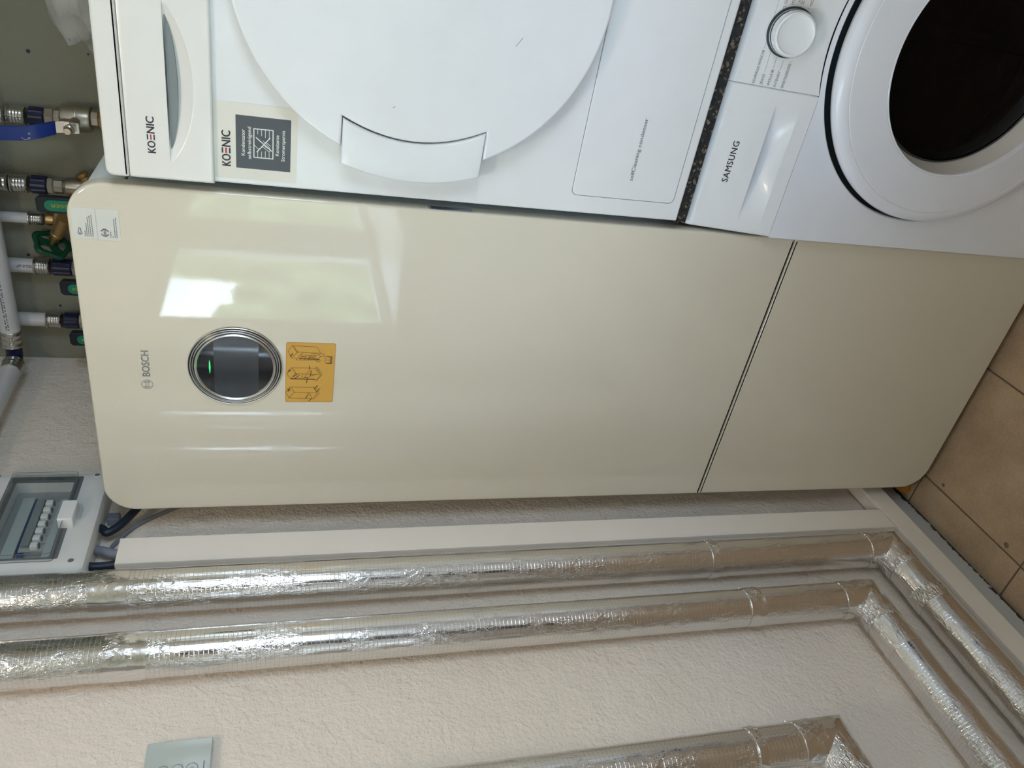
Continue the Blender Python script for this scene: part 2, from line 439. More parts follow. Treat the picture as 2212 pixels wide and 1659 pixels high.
def text(name, s, Fm, u0, v0, mt, parent=None, width=None, height=None, bold=0., space=1., lift=.0004, ref='H', align='L', ud=(1, 0), vd=(0, 1), slant=0., **kw):
    """flat printed lettering: starts at (u0,v0); cap height = height; stretched to width"""
    me = text_polys(s, 0., space)
    xs = [v.co.x for v in me.vertices]; x0, x1 = min(xs), max(xs); CAP = .70
    sy = height/CAP; sx = sy if width is None else width/(x1-x0)
    off = {'L': 0, 'C': -(x1-x0)/2*sx, 'R': -(x1-x0)*sx}[align]
    ud = Vector(ud); vd = Vector(vd)
    for v in me.vertices:
        a = (v.co.x-x0)*sx+off+v.co.y*sy*slant; b = v.co.y*sy
        q = Vector((u0, v0))+ud*a+vd*b; v.co = Fm(q.x, q.y, lift)
    if bold > 0:
        b_ = bold*sy*.8; bm = bmesh.new()
        for ki, (du, dv) in enumerate(((0, 0), (-b_, 0), (b_, 0), (0, b_*.6), (0, -b_*.6))):
            q = me.copy(); sh = Fm(u0+ud.x*du+vd.x*dv, v0+ud.y*du+vd.y*dv, ki*1.5e-5)-Fm(u0, v0, 0)
            for v in q.vertices: v.co += sh
            bm.from_mesh(q); bpy.data.meshes.remove(q)
        bm.to_mesh(me); bm.free()
    return link(name, me, mt, parent, **kw)
def join_into(o, others):
    bm = bmesh.new(); bm.from_mesh(o.data)
    for q in others: bm.from_mesh(q.data)
    bm.to_mesh(o.data); bm.free()
    for q in others:
        me = q.data; bpy.data.objects.remove(q); bpy.data.meshes.remove(me)
    return o
def copy_tree(o, parent=None):
    c = o.copy(); COL.objects.link(c); c.parent = parent
    for ch in list(o.children): copy_tree(ch, c)
    return c

# ------------------------------------------------------------------ room
XW, YB, XR, YF, ZC = -.07, .629, 1.95, -3.3, 2.38
def wall_mesh(name, mt, boxes, **kw):
    bm = bmesh.new()
    for b in boxes: add_box(bm, *b)
    return bmobj(name, bm, mt, None, kind='structure', **kw)
ys = [YF] + [q for a in sorted(WIN_L) for q in (a[0], a[1])] + [YB]
z0w, z1w = WIN_L[0][2], WIN_L[0][3]
bx = [(XW-.10, XW, YF-.2, YB+.2, -.1, z0w), (XW-.10, XW, YF-.2, YB+.2, z1w, ZC+.1)]
for i in (0, 2): bx.append((XW-.10, XW, ys[i]-(.2 if i == 0 else 0), ys[i+1]+(.2 if i == 2 else 0), z0w, z1w))
wall_mesh('wall_left', 'wall_white', bx)
wb = wall_mesh('wall_back', 'wall_sage', [(XW, XR+.2, YB, YB+.2, -.1, ZC+.1)])
for (x_, z_, r_) in ((.194, 2.051, .0035), (.071, 2.003, .003), (.655, 1.918, .003), (.632, 1.888, .002), (.624, 1.993, .004)):
    lathe('drill_hole', [(r_, 0), (r_*.9, .0012), (r_*.4, .0016)], (x_, YB, z_), (0, -1, 0), 'dark_gap', wb, seg=10)
a = WIN_R
wall_mesh('wall_right', 'wall_white', [(XR, XR+.25, YF-.2, YB, -.1, a[2]), (XR, XR+.25, YF-.2, YB, a[3], ZC+.1), (XR, XR+.25, YF-.2, a[0], a[2], a[3]), (XR, XR+.25, a[1], YB, a[2], a[3])])
wall_mesh('wall_front', 'wall_white', [(XW, XR, YF-.2, YF, -.1, ZC+.1)])
box('ceiling', XW, XR, YF, YB, ZC, ZC+.1, 'ceiling', kind='structure')
fl = box('floor', XW, XR, YF, YB, -.08, -.0025, 'grout', kind='structure')
GX, GY, TP, GW = .0205, -.285, .3095, .004
def tile_me():
    bm = bmesh.new(); add_box(bm, GW/2, TP-GW/2, GW/2, TP-GW/2, -.008, 0., .0012, 1)
    bmesh.ops.recalc_face_normals(bm, faces=bm.faces); me = bpy.data.meshes.new('floor_tile'); bm.to_mesh(me); bm.free(); me.materials.append(M['tile']); return me
TM = tile_me(); STAINS = ((.036, -.036, .0045), (.036, -.236, .006))
for i in range(0, 3):
    for j in range(-3, 2):
        o = bpy.data.objects.new('floor_tile', TM); COL.objects.link(o); o.parent = fl
        o.location = (GX+i*TP, GY+j*TP, random.uniform(-.0003, .0003))
for j in range(-3, 2):       # cut strip along the wall
    y0 = GY+j*TP; box('floor_tile', XW, GX-GW/2, y0+GW/2, y0+TP-GW/2, -.008, 0., 'tile', fl, bev=.001, seg=1)
bm = bmesh.new()
for i in range(-1, 7):
    for j in range(-10, 3):
        if i < 3 and -3 <= j < 2: continue
        x0, x1, y0, y1 = GX+i*TP+GW/2, GX+(i+1)*TP-GW/2, GY+j*TP+GW/2, GY+(j+1)*TP-GW/2
        x0 = max(x0, XW); x1 = min(x1, XR); y0 = max(y0, YF); y1 = min(y1, YB)
        if x1-x0 > .01 and y1-y0 > .01: add_box(bm, x0, x1, y0, y1, -.008, 0.)
bmobj('tile_field', bm, 'tile', fl, kind='stuff')
for (x_, y_, r_) in STAINS:
    lathe('tile_stain', [(r_, 0), (r_*.8, .0004), (0, .0005)], (x_, y_, .0002), (0, 0, 1), 'stain', fl, seg=14, rfun=lambda i, s_, t: 1+.18*math.sin(i*2.1))
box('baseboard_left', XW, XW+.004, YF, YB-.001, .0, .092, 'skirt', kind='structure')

def window(name, y0, y1, z0, z1, x, sgn):
    f = bpy.data.objects.new(name, None); COL.objects.link(f); f.location = (x, (y0+y1)/2, z0); f['kind'] = 'structure'
    bm = bmesh.new(); t = .024; d = .024
    for b in ((y0, y1, z0, z0+t), (y0, y1, z1-t, z1), (y0, y0+t, z0+t, z1-t), (y1-t, y1, z0+t, z1-t)): add_box(bm, x-d/2, x+d/2, b[0], b[1], b[2], b[3], .003, 1)
    o = bmobj('window_frame', bm, 'frame', None); o.parent = f; o.location = -f.location
    o = box('pane', x-.003, x+.003, y0+t, y1-t, z0+t, z1-t, 'pane'); o.parent = f; o.location = -f.location
    return f
window('window_1', -1.374, -.862, z0w, z1w, XW-.025, -1)
box('trim_3', XW-.035, XW-.012, -.8615, -.8305, z0w, z1w, 'frame', bev=.003, kind='structure')
window('window_2', -3.15, -1.60, z0w, z1w, XW-.025, -1)
box('trim_2', XW-.035, XW-.012, -1.599, -1.375, z0w, z1w, 'frame', bev=.003, kind='structure')
window('window_3', WIN_R[0], WIN_R[1], WIN_R[2], WIN_R[3], XR+.08, 1)
sill = box('trim_1', XW, .22, -3.15, -.82, 1.165, 1.20, 'frame', bev=.006, kind='structure')  # window sill, lengthened to keep window light off the lower cabinet
box('shade_counter', 1.50, XR, -1.70, -.30, 1.165, 1.20, 'frame', bev=.006, kind='structure')  # added unseen counter, blocks right window light from the lower cabinet
dr = box('dark_standin', XR-.05, XR, -2.95, -1.78, 0., 2.05, 'standin_brown', kind='structure', bev=.004)  # added dark slab, stands in for the camera person reflected in the foil

# outside, seen only as reflections and through the panes
box('garden_ground', -14, -.6, -10, 6, -.4, -.3, 'grass', kind='structure')
def blob(name, c, s, mt, seed, label, cat, group=None, amp=.35):
    bm = bmesh.new(); bmesh.ops.create_icosphere(bm, subdivisions=4, radius=1.)
    for v in bm.verts:
        k = 1+amp*noise.noise(v.co*2.3+Vector((seed, 0, 0)))+.5*amp*noise.noise(v.co*7+Vector((seed, 3, 0)))
        v.co = Vector((v.co.x*s[0]*k, v.co.y*s[1]*k, v.co.z*s[2]*k))+Vector(c)
    return bmobj(name, bm, mt, None, label=label, cat=cat, smooth=True, group=group)
bm = bmesh.new(); add_box(bm, -3.7, -2.9, -17, -3.2, -.3, 1.93)
bmesh.ops.subdivide_edges(bm, edges=[e for e in bm.edges if abs((e.verts[0].co-e.verts[1].co).y) > 1], cuts=130)
bmesh.ops.subdivide_edges(bm, edges=[e for e in bm.edges if abs((e.verts[0].co-e.verts[1].co).y) < .2], cuts=7, use_grid_fill=True)
for v in bm.verts:
    q = v.co.copy(); v.co += Vector((noise.noise(q*1.6), 0, noise.noise(q*.9+Vector((5, 0, 0)))*1.3+noise.noise(q*4)*.6))*.22
bmobj('hedge', bm, 'leaf', None, label='long clipped green hedge outside the left window', cat='hedge')
blob('bush', (-5.4, -15.0, 2.2), (.9, 2.1, 2.5), 'leaf', 3, 'tall bushy shrub standing behind the garden hedge', 'shrub', amp=.22)
box('garden_wall', -7.0, -6.8, -12, 3, -.3, 1.9, 'render_wall', label='pale rendered garden wall beyond the shrubs', cat='wall', bev=.01)

# ceiling lamp
L = empty('ceiling_lamp', LAMP_POS, 'round ceiling lamp with warm glowing dome', 'lamp')
lathe('lamp_base', [(.11, 0.), (.115, -.012), (.11, -.025)], (LAMP_POS[0], LAMP_POS[1], ZC), (0, 0, 1), 'frame', L)
lathe('lamp_shade', [(LAMP_R, -.025), (LAMP_R*.95, -.045), (LAMP_R*.75, -.062), (LAMP_R*.4, -.072), (0, -.075)], (LAMP_POS[0], LAMP_POS[1], ZC), (0, 0, 1), 'lamp', L)

# ------------------------------------------------------------------ heat pump cabinet
K = empty('heat_pump_cabinet', (.3, .3, 0), 'tall glossy cream heat pump cabinet with round display, standing by the left wall', 'heat pump')
ZT, ZS, ZB = 1.8065, .6285, .022
F0 = FR(.022)
plate('front_panel', rrect(0, .6, ZS+.0012, ZT, .05, 10, rs=(.052, .052, .0015, .0015)), F0, 0., .022, 'gloss_cream', K, bev=.004, seg=4)
plate('lower_panel', rrect(0, .6, ZB, ZS-.0012, .06, 10, rs=(.0015, .0015, .058, .058)), F0, 0., .022, 'gloss_cream', K, bev=.004, seg=4)
box('body', .004, .596, .0225, .60, .07, 1.733, 'side_grey', K, bev=.006)
bm = bmesh.new()
P = rrect(.004, .596, 1.7345, 1.800, .05, 8, rs=(.05, .05, .001, .001))
plate('top_cover', P, FR(.60), 0., .5775, 'side_grey', K, bev=.002)
box('plinth', .03, .57, .05, .57, .006, .0695, 'plinth', K)
for (fx, fy) in ((.07, .08), (.53, .08), (.07, .54), (.53, .54)):
    lathe('foot', [(.02, 0), (.02, .006)], (fx, fy, .0), (0, 0, 1), 'black_p', K, seg=20)
# round display
DC = (.306, 1.587)
dp = lathe('display', [(.0735, 0), (.0735, .0015), (.058, .0015)], (DC[0], -.0002, DC[1]), (0, -1, 0), 'black_gloss', K, seg=96)
for i, (r0, r1, h) in enumerate(((.0735, .0721, .0025), (.0701, .0685, .0035), (.0666, .0650, .0045), (.0630, .0592, .006))):
    lathe('chrome_ring', [(r0, 0), (r0, h*.7), ((r0+r1)/2, h), (r1, h*.6), (r1, 0)], (DC[0], -.0014, DC[1]), (0, -1, 0), 'satin', dp, seg=96, closed=True)
lathe('display_glass', [(.0592, 0), (.0592, .0018), (.03, .0024), (0, .0026)], (DC[0], -.0014, DC[1]), (0, -1, 0), 'black_gloss', dp, seg=96)
zc0, zc1 = 1.551, 1.620; R_ = .0585
P = []
for i in range(25):
    z = zc1+(zc0-zc1)*i/24; P.append((DC[0]-math.sqrt(R_**2-(z-DC[1])**2), z))
for i in range(25):
    z = zc0+(zc1-zc0)*i/24; P.append((DC[0]+math.sqrt(R_**2-(z-DC[1])**2), z))
plate('screen', P, FR(-.0040), 0, .0003, 'screen', dp)
plate('status_light', [(.306-.0125, 1.6265), (.306-.006, 1.6258), (.306+.0, 1.6255), (.306+.008, 1.6258), (.306+.0135, 1.6265), (.306+.008, 1.6272), (.306, 1.6275), (.306-.006, 1.6272)], FR(-.0040), 0, .0006, 'led', dp)
# logo
FP = FR(0.)
text('logo', 'BOSCH', FP, .284, 1.717, 'logo_silver', K, width=.0475, height=.0112, bold=.028, lift=.0005)
P = [circ(.2685, 1.7225, .0085, 36)]
P += [[(.2685-.0048+.001, 1.7185), (.2685-.0048+.001, 1.7265)], [(.2685+.0038, 1.7185), (.2685+.0038, 1.7265)], [(.2647, 1.7242), (.2723, 1.7242)], [(.2647, 1.7208), (.2723, 1.7208)]]
P += [circ(.2685, 1.7225, .0062, 8, 130, 230), circ(.2685, 1.7225, .0062, 8, -50, 50)]
strokes('emblem', P, .0007, FP, 'logo_silver', K, lift=.0005)
# access sticker (codes left off)
st = plate('access_sticker', rrect(.515, .562, 1.740, 1.8005, .001, 2), FP, .0001, .0005, 'label_white', K)
FS = FR(-.0005)
strokes('divider', [[(.515, 1.7697), (.562, 1.7697)]], .0003, FS, 'rating', st)
def keyicon(cx, cz, s):
    P = [circ(cx-s*.35, cz-s*.05, s*.42, 20, 40, 340)]
    P.append([(cx-s*.05, cz+s*.22), (cx+s*.8, cz+s*.25*.3), (cx+s*.9, cz-.15*s), (cx+s*.75, cz-.3*s), (cx+s*.55, cz-.22*s), (cx+s*.45, cz-.36*s), (cx+s*.3, cz-.24*s), (cx+.03*s, cz-.28*s)])
    P.append(circ(cx-s*.45, cz-s*.05, s*.12, 10)); return P
strokes('key_symbol', keyicon(.5265, 1.7925, .0062), .0008, FS, 'ink_grey', st)
rnd = random.Random(3); P = []
for r_, (n_, z_) in enumerate(((.008, 1.7855), (.018, 1.7832), (.027, 1.7808), (.030, 1.7783), (.032, 1.7757))):
    u = .520
    while u < .520+n_: w_ = rnd.uniform(.001, .0026); P.append([(u, z_), (u+w_, z_)]); u += w_+.0013
for (n_, z_) in ((.0075, 1.7525), (.003, 1.7498), (.028, 1.7471), (.028, 1.7446)):
    u = .520
    while u < .520+n_: w_ = rnd.uniform(.001, .0026); P.append([(u, z_), (u+w_, z_)]); u += w_+.0013
strokes('small_print', P, .0009, FS, 'ink_grey', st, kind='stuff')
strokes('globe_mark', [circ(.5265, 1.7600, .0053, 20, 115, 245), circ(.5265, 1.7600, .0053, 20, -65, 65)] + [circ(.5265, 1.7600, .0048, 14, 115, 245), circ(.5265, 1.7600, .0048, 14, -65, 65)], .0010, FS, 'ink_grey', st)
text('globe_lettering', 'EEBUS', FS, .5265, 1.7583, 'ink_grey', st, width=.0125, height=.0034, bold=.02, align='C', slant=.2)
# yellow instruction label
yl = plate('instruction_label', rrect(.2365, .3550, 1.4280, 1.5080, .003, 4), FP, .0001, .0006, 'label_yellow', K)
FY = FR(-.0006)
strokes('label_border', [rrect(.2369, .3546, 1.4284, 1.5076, .003, 4)+[(.3546-.0, 1.5046)]], .0007, FY, 'label_edge', yl, lift=.0001)
def U(a, b):   # drawing space of the label as seen turned: a = down the label, b = leftwards
    return (.3550-(b-95)/(1530-95)*.1185, 1.5080-(a-90)/(1300-90)*.080)
def lab(pts): return [U(*p) for p in pts]
L1 = [[(240, 170), (840, 185), (930, 320)], [(240, 170), (135, 300), (230, 450)], [(240, 170), (355, 330), (230, 450)], [(355, 315), (930, 325)], [(230, 455), (345, 465)], [(270, 180), (375, 320)], [(700, 345), (905, 350)], [(430, 380), (860, 395)], [(345, 500), (900, 490)], [(400, 450), (850, 450)]]
L1 += [lab0 for lab0 in ([(480, 380), (430, 490)], [(590, 385), (540, 490)], [(690, 385), (640, 490)], [(810, 390), (760, 490)], [(930, 400), (880, 490)], [(340, 500), (430, 385), (500, 330)])]
L1 += [[(940+60*math.cos(t/10*2*PI)+20, 370+35*math.sin(t/10*2*PI)) for t in range(11)], [(880+50*math.cos(t/10*2*PI), 505+30*math.sin(t/10*2*PI)) for t in range(11)]]
L2 = [[(230, 685), (820, 690), (930, 835)], [(230, 685), (120, 820), (215, 960)], [(240, 690), (340, 815), (215, 960), (820, 965)], [(310, 825), (900, 840)], [(820, 650), (960, 840), (830, 1000)], [(860, 650), (990, 830), (860, 1000)], [(670, 740), (610, 810)], [(700, 870), (660, 920), (560, 920)], [(500, 840), (480, 900), (560, 920), (590, 860)], [(740, 850), (790, 860), (740, 880)]]
L3 = [[(210, 1155), (790, 1160), (880, 1290)], [(210, 1155), (100, 1290), (190, 1430)], [(230, 1160), (320, 1290), (190, 1430), (790, 1440)], [(320, 1290), (880, 1295)], [(680, 1300), (590, 1440)], [(600, 1440), (680, 1340)], [(830, 1120), (950, 1300), (800, 1465)], [(690, 1300), (760, 1400)], [(790, 1150), (900, 1290), (780, 1440)]]
LB = [[(1050, 400), (1100, 400), (1225, 405), (1225, 570), (1090, 570), (1045, 530), (1045, 440), (1050, 400)], [(1060, 485), (1180, 485)], [(1180, 420), (1180, 560)]]
strokes('line_drawings', [lab(p) for p in L1+L2+L3+LB], .0005, FY, 'label_brown', yl)
D = [[(285, 900), (380, 840)], [(330, 940), (430, 860)], [(230, 950), (820, 955)], [(560, 920), (640, 915)], [(670, 635), (670, 720)], [(715, 745), (710, 880)], [(625, 940), (615, 1045)], [(900, 1110), (825, 1180)], [(960, 1180), (880, 1260)], [(690, 1500), (760, 1430)], [(160, 740), (215, 770)], [(150, 800), (200, 740)], [(150, 1210), (210, 1240)], [(160, 1270), (200, 1190)], [(190, 400), (250, 380)], [(200, 430), (250, 350)], [(1200, 415), (1200, 565)]]
strokes('bold_marks', [lab(p) for p in D], .0012, FY, 'label_brown', yl, kind='stuff')
strokes('shaded_marks', [lab(p) for p in ([(420, 470), (880, 475)], [(470, 420), (560, 420)], [(640, 425), (760, 425)], [(1110, 410), (1200, 412)], [(1110, 560), (1200, 562)])], .0022, FY, 'label_mid', yl, lift=.0002, kind='stuff')
# rating label on the right-hand edge of the panel
FSide = lambda u, v, d=0.: Vector((.6+d, u, v))
rl = plate('rating_label', [(.0025, 1.228), (.0175, 1.228), (.0175, 1.299), (.0025, 1.299)], FSide, .0001, .0004, 'rating', K)
P = [[(.0035+.0022*j, 1.296-.001), (.0035+.0022*j, 1.296-random.uniform(.02, .045))] for j in range(6)]
strokes('small_print', P, .0009, lambda u, v, d=0.: Vector((.6004+d, u, v)), 'ink', rl, kind='stuff')

# ------------------------------------------------------------------ tumble dryer
XD0, XD1, ZD0, ZD1, YD = .6176, 1.2176, .8785, 1.7475, -.0076
T = empty('tumble_dryer', (.9, .28, ZD0), 'white tumble dryer with large round door, stacked on top of the washing machine', 'dryer')
box('body', XD0, XD1, YD+.012, .585, ZD0, 1.716, 'enamel', T, bev=.004)
plate('front_panel', rrect(XD0, XD1, ZD0, 1.640, .003, 4), FR(YD+.012), 0, .012, 'enamel', T, bev=.003)
plate('worktop', rrect(XD0-.0, XD1, 1.7185, 1.7475, .008, 5, rs=(.010, .010, .002, .002)), FR(.585), 0, .603, 'plastic_w', T, bev=.004)
# control panel with the scooped grip of the water tank drawer
def sheet(name, us, vs_, fn, mt, parent, back, **kw):
    nu, nv = len(us), len(vs_); V = []; Fc = []
    for j in range(nv):
        for i in range(nu): V.append(fn(us[i], vs_[j]))
    for j in range(nv-1):
        for i in range(nu-1): k = j*nu+i; Fc.append((k, k+1, k+nu+1, k+nu))
    ring = [i for i in range(nu)]+[j*nu+nu-1 for j in range(1, nv)]+[(nv-1)*nu+i for i in range(nu-2, -1, -1)]+[j*nu for j in range(nv-2, 0, -1)]
    b0 = len(V)
    for r in ring: V.append(V[r]+Vector(back))
    for i in range(len(ring)): a_, b_ = ring[i], ring[(i+1) % len(ring)]; Fc.append((a_, b0+i, b0+(i+1) % len(ring), b_))
    bm = bmesh.new(); me = pymesh(name, V, Fc); bm.from_mesh(me); bpy.data.meshes.remove(me)
    return bmobj(name, bm, mt, parent, smooth=True, auto=50, **kw)
def frange(a, b, n): return [a+(b-a)*i/n for i in range(n+1)]
ZL, YP = 1.6655, -.0165
us = [XD0-.001, XD0+.001, XD0+.003]+frange(XD0+.006, .875, 90)+frange(.88, XD1, 20)
vs_ = [1.6095, 1.6105, 1.6125]+frange(1.614, ZL-.0006, 44)+[ZL-.0001, ZL, ZL+.0008]+frange(ZL+.004, 1.711, 8)+[1.714, 1.7168, 1.7181]
def dry_fn(u, v):
    c = (u-.745)/.1005; D = .020*max(0, 1-c*c)**.8 if abs(c) < 1 else 0
    d = 0.
    if v < ZL and D > 0:
        hgt = .0335*max(0, 1-c*c)**.75+1e-5
        t = (ZL-v)/hgt
        if t < 1: d = D*(1-t)**.8*(1-.25*math.exp(-t*6))
    e = min(u-(XD0-.001), 1.); r = .005
    y = YP+d
    if e < r: y += r-math.sqrt(max(0, r*r-(r-e)**2))
    e2 = min(v-1.6095, 1.7181-v)
    if e2 < .003: y += .003-math.sqrt(max(0, 9e-6-(.003-e2)**2))
    return Vector((u, y, v))
cp = sheet('control_panel', us, vs_, dry_fn, 'plastic_w', T, (0, .012, 0))
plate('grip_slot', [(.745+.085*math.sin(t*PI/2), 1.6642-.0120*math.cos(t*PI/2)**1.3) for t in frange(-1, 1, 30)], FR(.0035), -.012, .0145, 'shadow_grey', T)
FDP = FR(YP)
def koenic(Fm, u, v, w_, h, parent):
    s = w_/.050
    a_ = text('logo', 'KO', Fm, u, v, 'ink', parent, width=.0165*s, height=h, bold=.03)
    b_ = text('logo', 'NIC', Fm, u+.0275*s, v, 'ink', parent, width=.0225*s, height=h, bold=.03)
    c_ = strokes('bars', [[(u+.0188*s, v+h*.08), (u+.0252*s, v+h*.08)], [(u+.0188*s, v+h*.92), (u+.0252*s, v+h*.92)]], h*.17, Fm, 'ink', parent)
    join_into(a_, [b_, c_])
    strokes('logo_red_bar', [[(u+.0188*s, v+h*.5), (u+.0252*s, v+h*.5)]], h*.17, Fm, 'red', parent, label='red middle bar of the logo')
koenic(FDP, .654, 1.683, .048, .0098, T)
# door
DX, DZ, DR = .926, 1.338, .2537
def door_outline():
    P = []
    a0 = 180-math.degrees(math.asin(.1025/DR)); a1 = 180+math.degrees(math.asin(.1025/DR))
    for i in range(141):
        a_ = math.radians(a1+(360+a0-a1)*i/140); P.append((DX+DR*math.cos(a_), DZ+DR*math.sin(a_)))
    # notch where the grip sits (inner arc)
    for t in frange(0, 1, 14):
        z = DZ+.1025-.205*t; P.append((.7105+.0255*((z-DZ)/.1025)**2, z))
    return P
dd = plate('door', door_outline(), FR(YD), .008, .0290, 'enamel', T, bev=.004, seg=4)
lathe('door_inner', [(.235, -.002), (.235, .009)], (DX, YD, DZ), (0, -1, 0), 'plastic_wb', dd, seg=80)
hp = [(.7095+.0255*((z-DZ)/.1025)**2-.001, z) for z in frange(DZ-.1015, DZ+.1015, 16)][::-1]
hp = [(p[0], p[1]) for p in hp]
ho = [(.6505+.018*((z-(DZ-.002))/.1015)**2, z) for z in frange(DZ-.1015, DZ+.1015, 16)]
plate('door_handle', (hp+ho)[::-1] if False else [*ho[::-1], *hp[::-1]][::1], lambda u, v, d=0.: Vector((u, YD-d+.18*max(0, .712-u)**1.0*.55, v)), .010, .0320, 'plastic_wb', dd, bev=.003)
# condenser flap
plate('condenser_flap', rrect(.6475, 1.188, .8955, 1.0755, .009, 6), FR(YD), .0, .0016, 'enamel', T, bev=.001)
plate('flap_groove', rrect(.6465, 1.189, .8945, 1.0765, .0095, 6), FR(YD), .0, .0002, 'shadow_grey', T)
text('flap_lettering', 'selfCleaning condenser', FR(YD-.0016), .679, .978, 'ink_grey', T, width=.0985, height=.0062, bold=.006)
# sticker
sk = plate('energy_sticker', [(.6255, 1.499), (.7245, 1.499), (.7315, 1.506), (.7315, 1.6085), (.6255, 1.6085)], FR(YD), .0, .0004, 'sticker_cream', T)
koenic(FR(YD-.0004), .643, 1.588, .049, .0115, sk)
ds = plate('slate_square', [(.6415, 1.5075), (.7150, 1.5075), (.7150, 1.5808), (.6415, 1.5808)], FR(YD-.0004), .0, .0002, 'sticker_dark', sk)
FD = FR(YD-.0006)
for s_, u_, v_, w_ in (('Kondensator', .678, 1.5690, .0365), ('selbstreinigend', .678, 1.5608, .0445), ('Konstante', .678, 1.5235, .029), ('Stromersparnis', .678, 1.5155, .0435)):
    text('sticker_lettering', s_, FD, u_, v_, 'white_ink', ds, width=w_, height=.0048, bold=.02, align='C')
x0, x1, z0, z1 = .6585, .6985, 1.5315, 1.5570
strokes('filter_symbol', [[(x0, z0), (x1, z0), (x1, z1), (x0, z1), (x0, z0)], [(x0+.011, z0+.002), (x1-.012, z1-.003)], [(x0+.008, z1-.004), (x0+.029, z0+.004)]], .0014, FD, 'white_ink', ds)
P = []
for j in range(1, 5):
    z = z0+(z1-z0)*j/5; P += [[(x0, z), (x0+.012-.001*j, z)], [(x1-.015+.002*j, z), (x1, z)]]
P += [[(x0+.018, z1), (x0+.012, z1-.006), (x0+.016, z1-.012), (x0+.010, z0+.006), (x0+.012, z0+.003), (x0+.016, z0+.005), (x0+.022, z0+.011), (x0+.024, z0+.013)], [(x0+.026, z1-.005), (x0+.022, z1-.011), (x0+.016, z0+.010), (x0+.013, z0+.004)], [(x0+.018, z0+.003), (x0+.023, z0+.010)]]
strokes('hand_symbol', P, .0007, FD, 'white_ink', ds)
# hairline scratches on the front
strokes('scratch', [[(.92, 1.405), (.905, 1.418), (.912, 1.395)], [(.905, 1.392), (.897, 1.388), (.903, 1.384)]], .0006, FR(YD-.0290), 'ink_grey', dd, lift=.0002, kind='stuff')
strokes('scratch', [[(.868, 1.205), (.856, 1.213)], [(.757, 1.37), (.755, 1.373)]], .0007, FR(YD-.0290), 'ink_grey', dd, lift=.0002, kind='stuff')

# ------------------------------------------------------------------ anti-vibration mat
bm = bmesh.new(); add_box(bm, .613, 1.2176, -.002, .56, .8585, .8780)
bmesh.ops.subdivide_edges(bm, edges=bm.edges[:], cuts=40, use_grid_fill=True)
for v in bm.verts:
    if v.co.z < .8775 and v.co.z > .859 or v.co.x < .62:
        q = noise.noise(v.co*70)*.003; v.co.y += q; v.co.x += q
bmobj('rubber_mat', bm, 'granulate', None, smooth=True, label='black crumbly rubber granulate mat between dryer and washing machine', cat='mat')

# ------------------------------------------------------------------ washing machine
W = empty('washing_machine', (.9, .28, 0), 'white washing machine with dark porthole under the dryer', 'washing machine')
XW0, XW1 = .6065, 1.2065
a_ = Vector((0, .196, .9806)); nW = Vector((0, -.9806, .196)); OW = Vector((0, -.02, .702))
FWp = lambda u, v, d=0.: Vector((u, 0, 0))+OW+a_*v+nW*d
CX, CZ = .9335, .430
# front sheet with a round opening
def lowedge(u): return max(-.0005, (CZ+math.sqrt(max(0, .2865**2-(u-.934)**2))-.7025)) if abs(u-.934) < .2865 else -.0005
def front_with_hole():
    n = 128; V = []; Fc = []; y = -.0195
    ring = [(CX+.2755*math.cos(2*PI*i/n), CZ+.2755*math.sin(2*PI*i/n)) for i in range(n)]
    outer = []
    x0, x1, z0, z1 = XW0, XW1, .08, .7006
    for i in range(n):
        c, s = math.cos(2*PI*i/n), math.sin(2*PI*i/n)
        tx = ((x1-CX)/c if c > 1e-9 else (x0-CX)/c if c < -1e-9 else 1e9); tz = ((z1-CZ)/s if s > 1e-9 else (z0-CZ)/s if s < -1e-9 else 1e9)
        t = max(.277, min(tx, tz)); ox, oz = CX+c*t, CZ+s*t
        if s > 0 and oz >= z1-1e-4: oz = .7006+max(0., lowedge(ox))
        outer.append((ox, oz))
    for p in outer: V.append((p[0], y, p[1]))
    for p in ring: V.append((p[0], y, p[1]))
    for p in [(CX+.2735*math.cos(2*PI*i/n), CZ+.2735*math.sin(2*PI*i/n)) for i in range(n)]: V.append((p[0], y+.002, p[1]))
    for p in [(CX+.2725*math.cos(2*PI*i/n), CZ+.2725*math.sin(2*PI*i/n)) for i in range(n)]: V.append((p[0], y+.016, p[1]))
    for j in range(3):
        for i in range(n): k = j*n+i; k2 = j*n+(i+1) % n; Fc.append((k, k2, k2+n, k+n))
    # corners
    for (cx_, cz_) in ((x0, z0), (x1, z0), (x0, z1), (x1, z1)):
        bi = None
        for i in range(n):
            p, q = outer[i], outer[(i+1) % n]
            if abs(p[0]-cx_) < 1e-6 and abs(q[1]-cz_) < 1e-6 or abs(q[0]-cx_) < 1e-6 and abs(p[1]-cz_) < 1e-6: bi = i
        if bi is not None: V.append((cx_, y, cz_)); Fc.append((bi, (bi+1) % n, len(V)-1))
    bm = bmesh.new(); me = pymesh('f', V, Fc); bm.from_mesh(me); bpy.data.meshes.remove(me)
    return bmobj('front_panel', bm, 'enamel_w', W, smooth=True, auto=40)
front_with_hole()
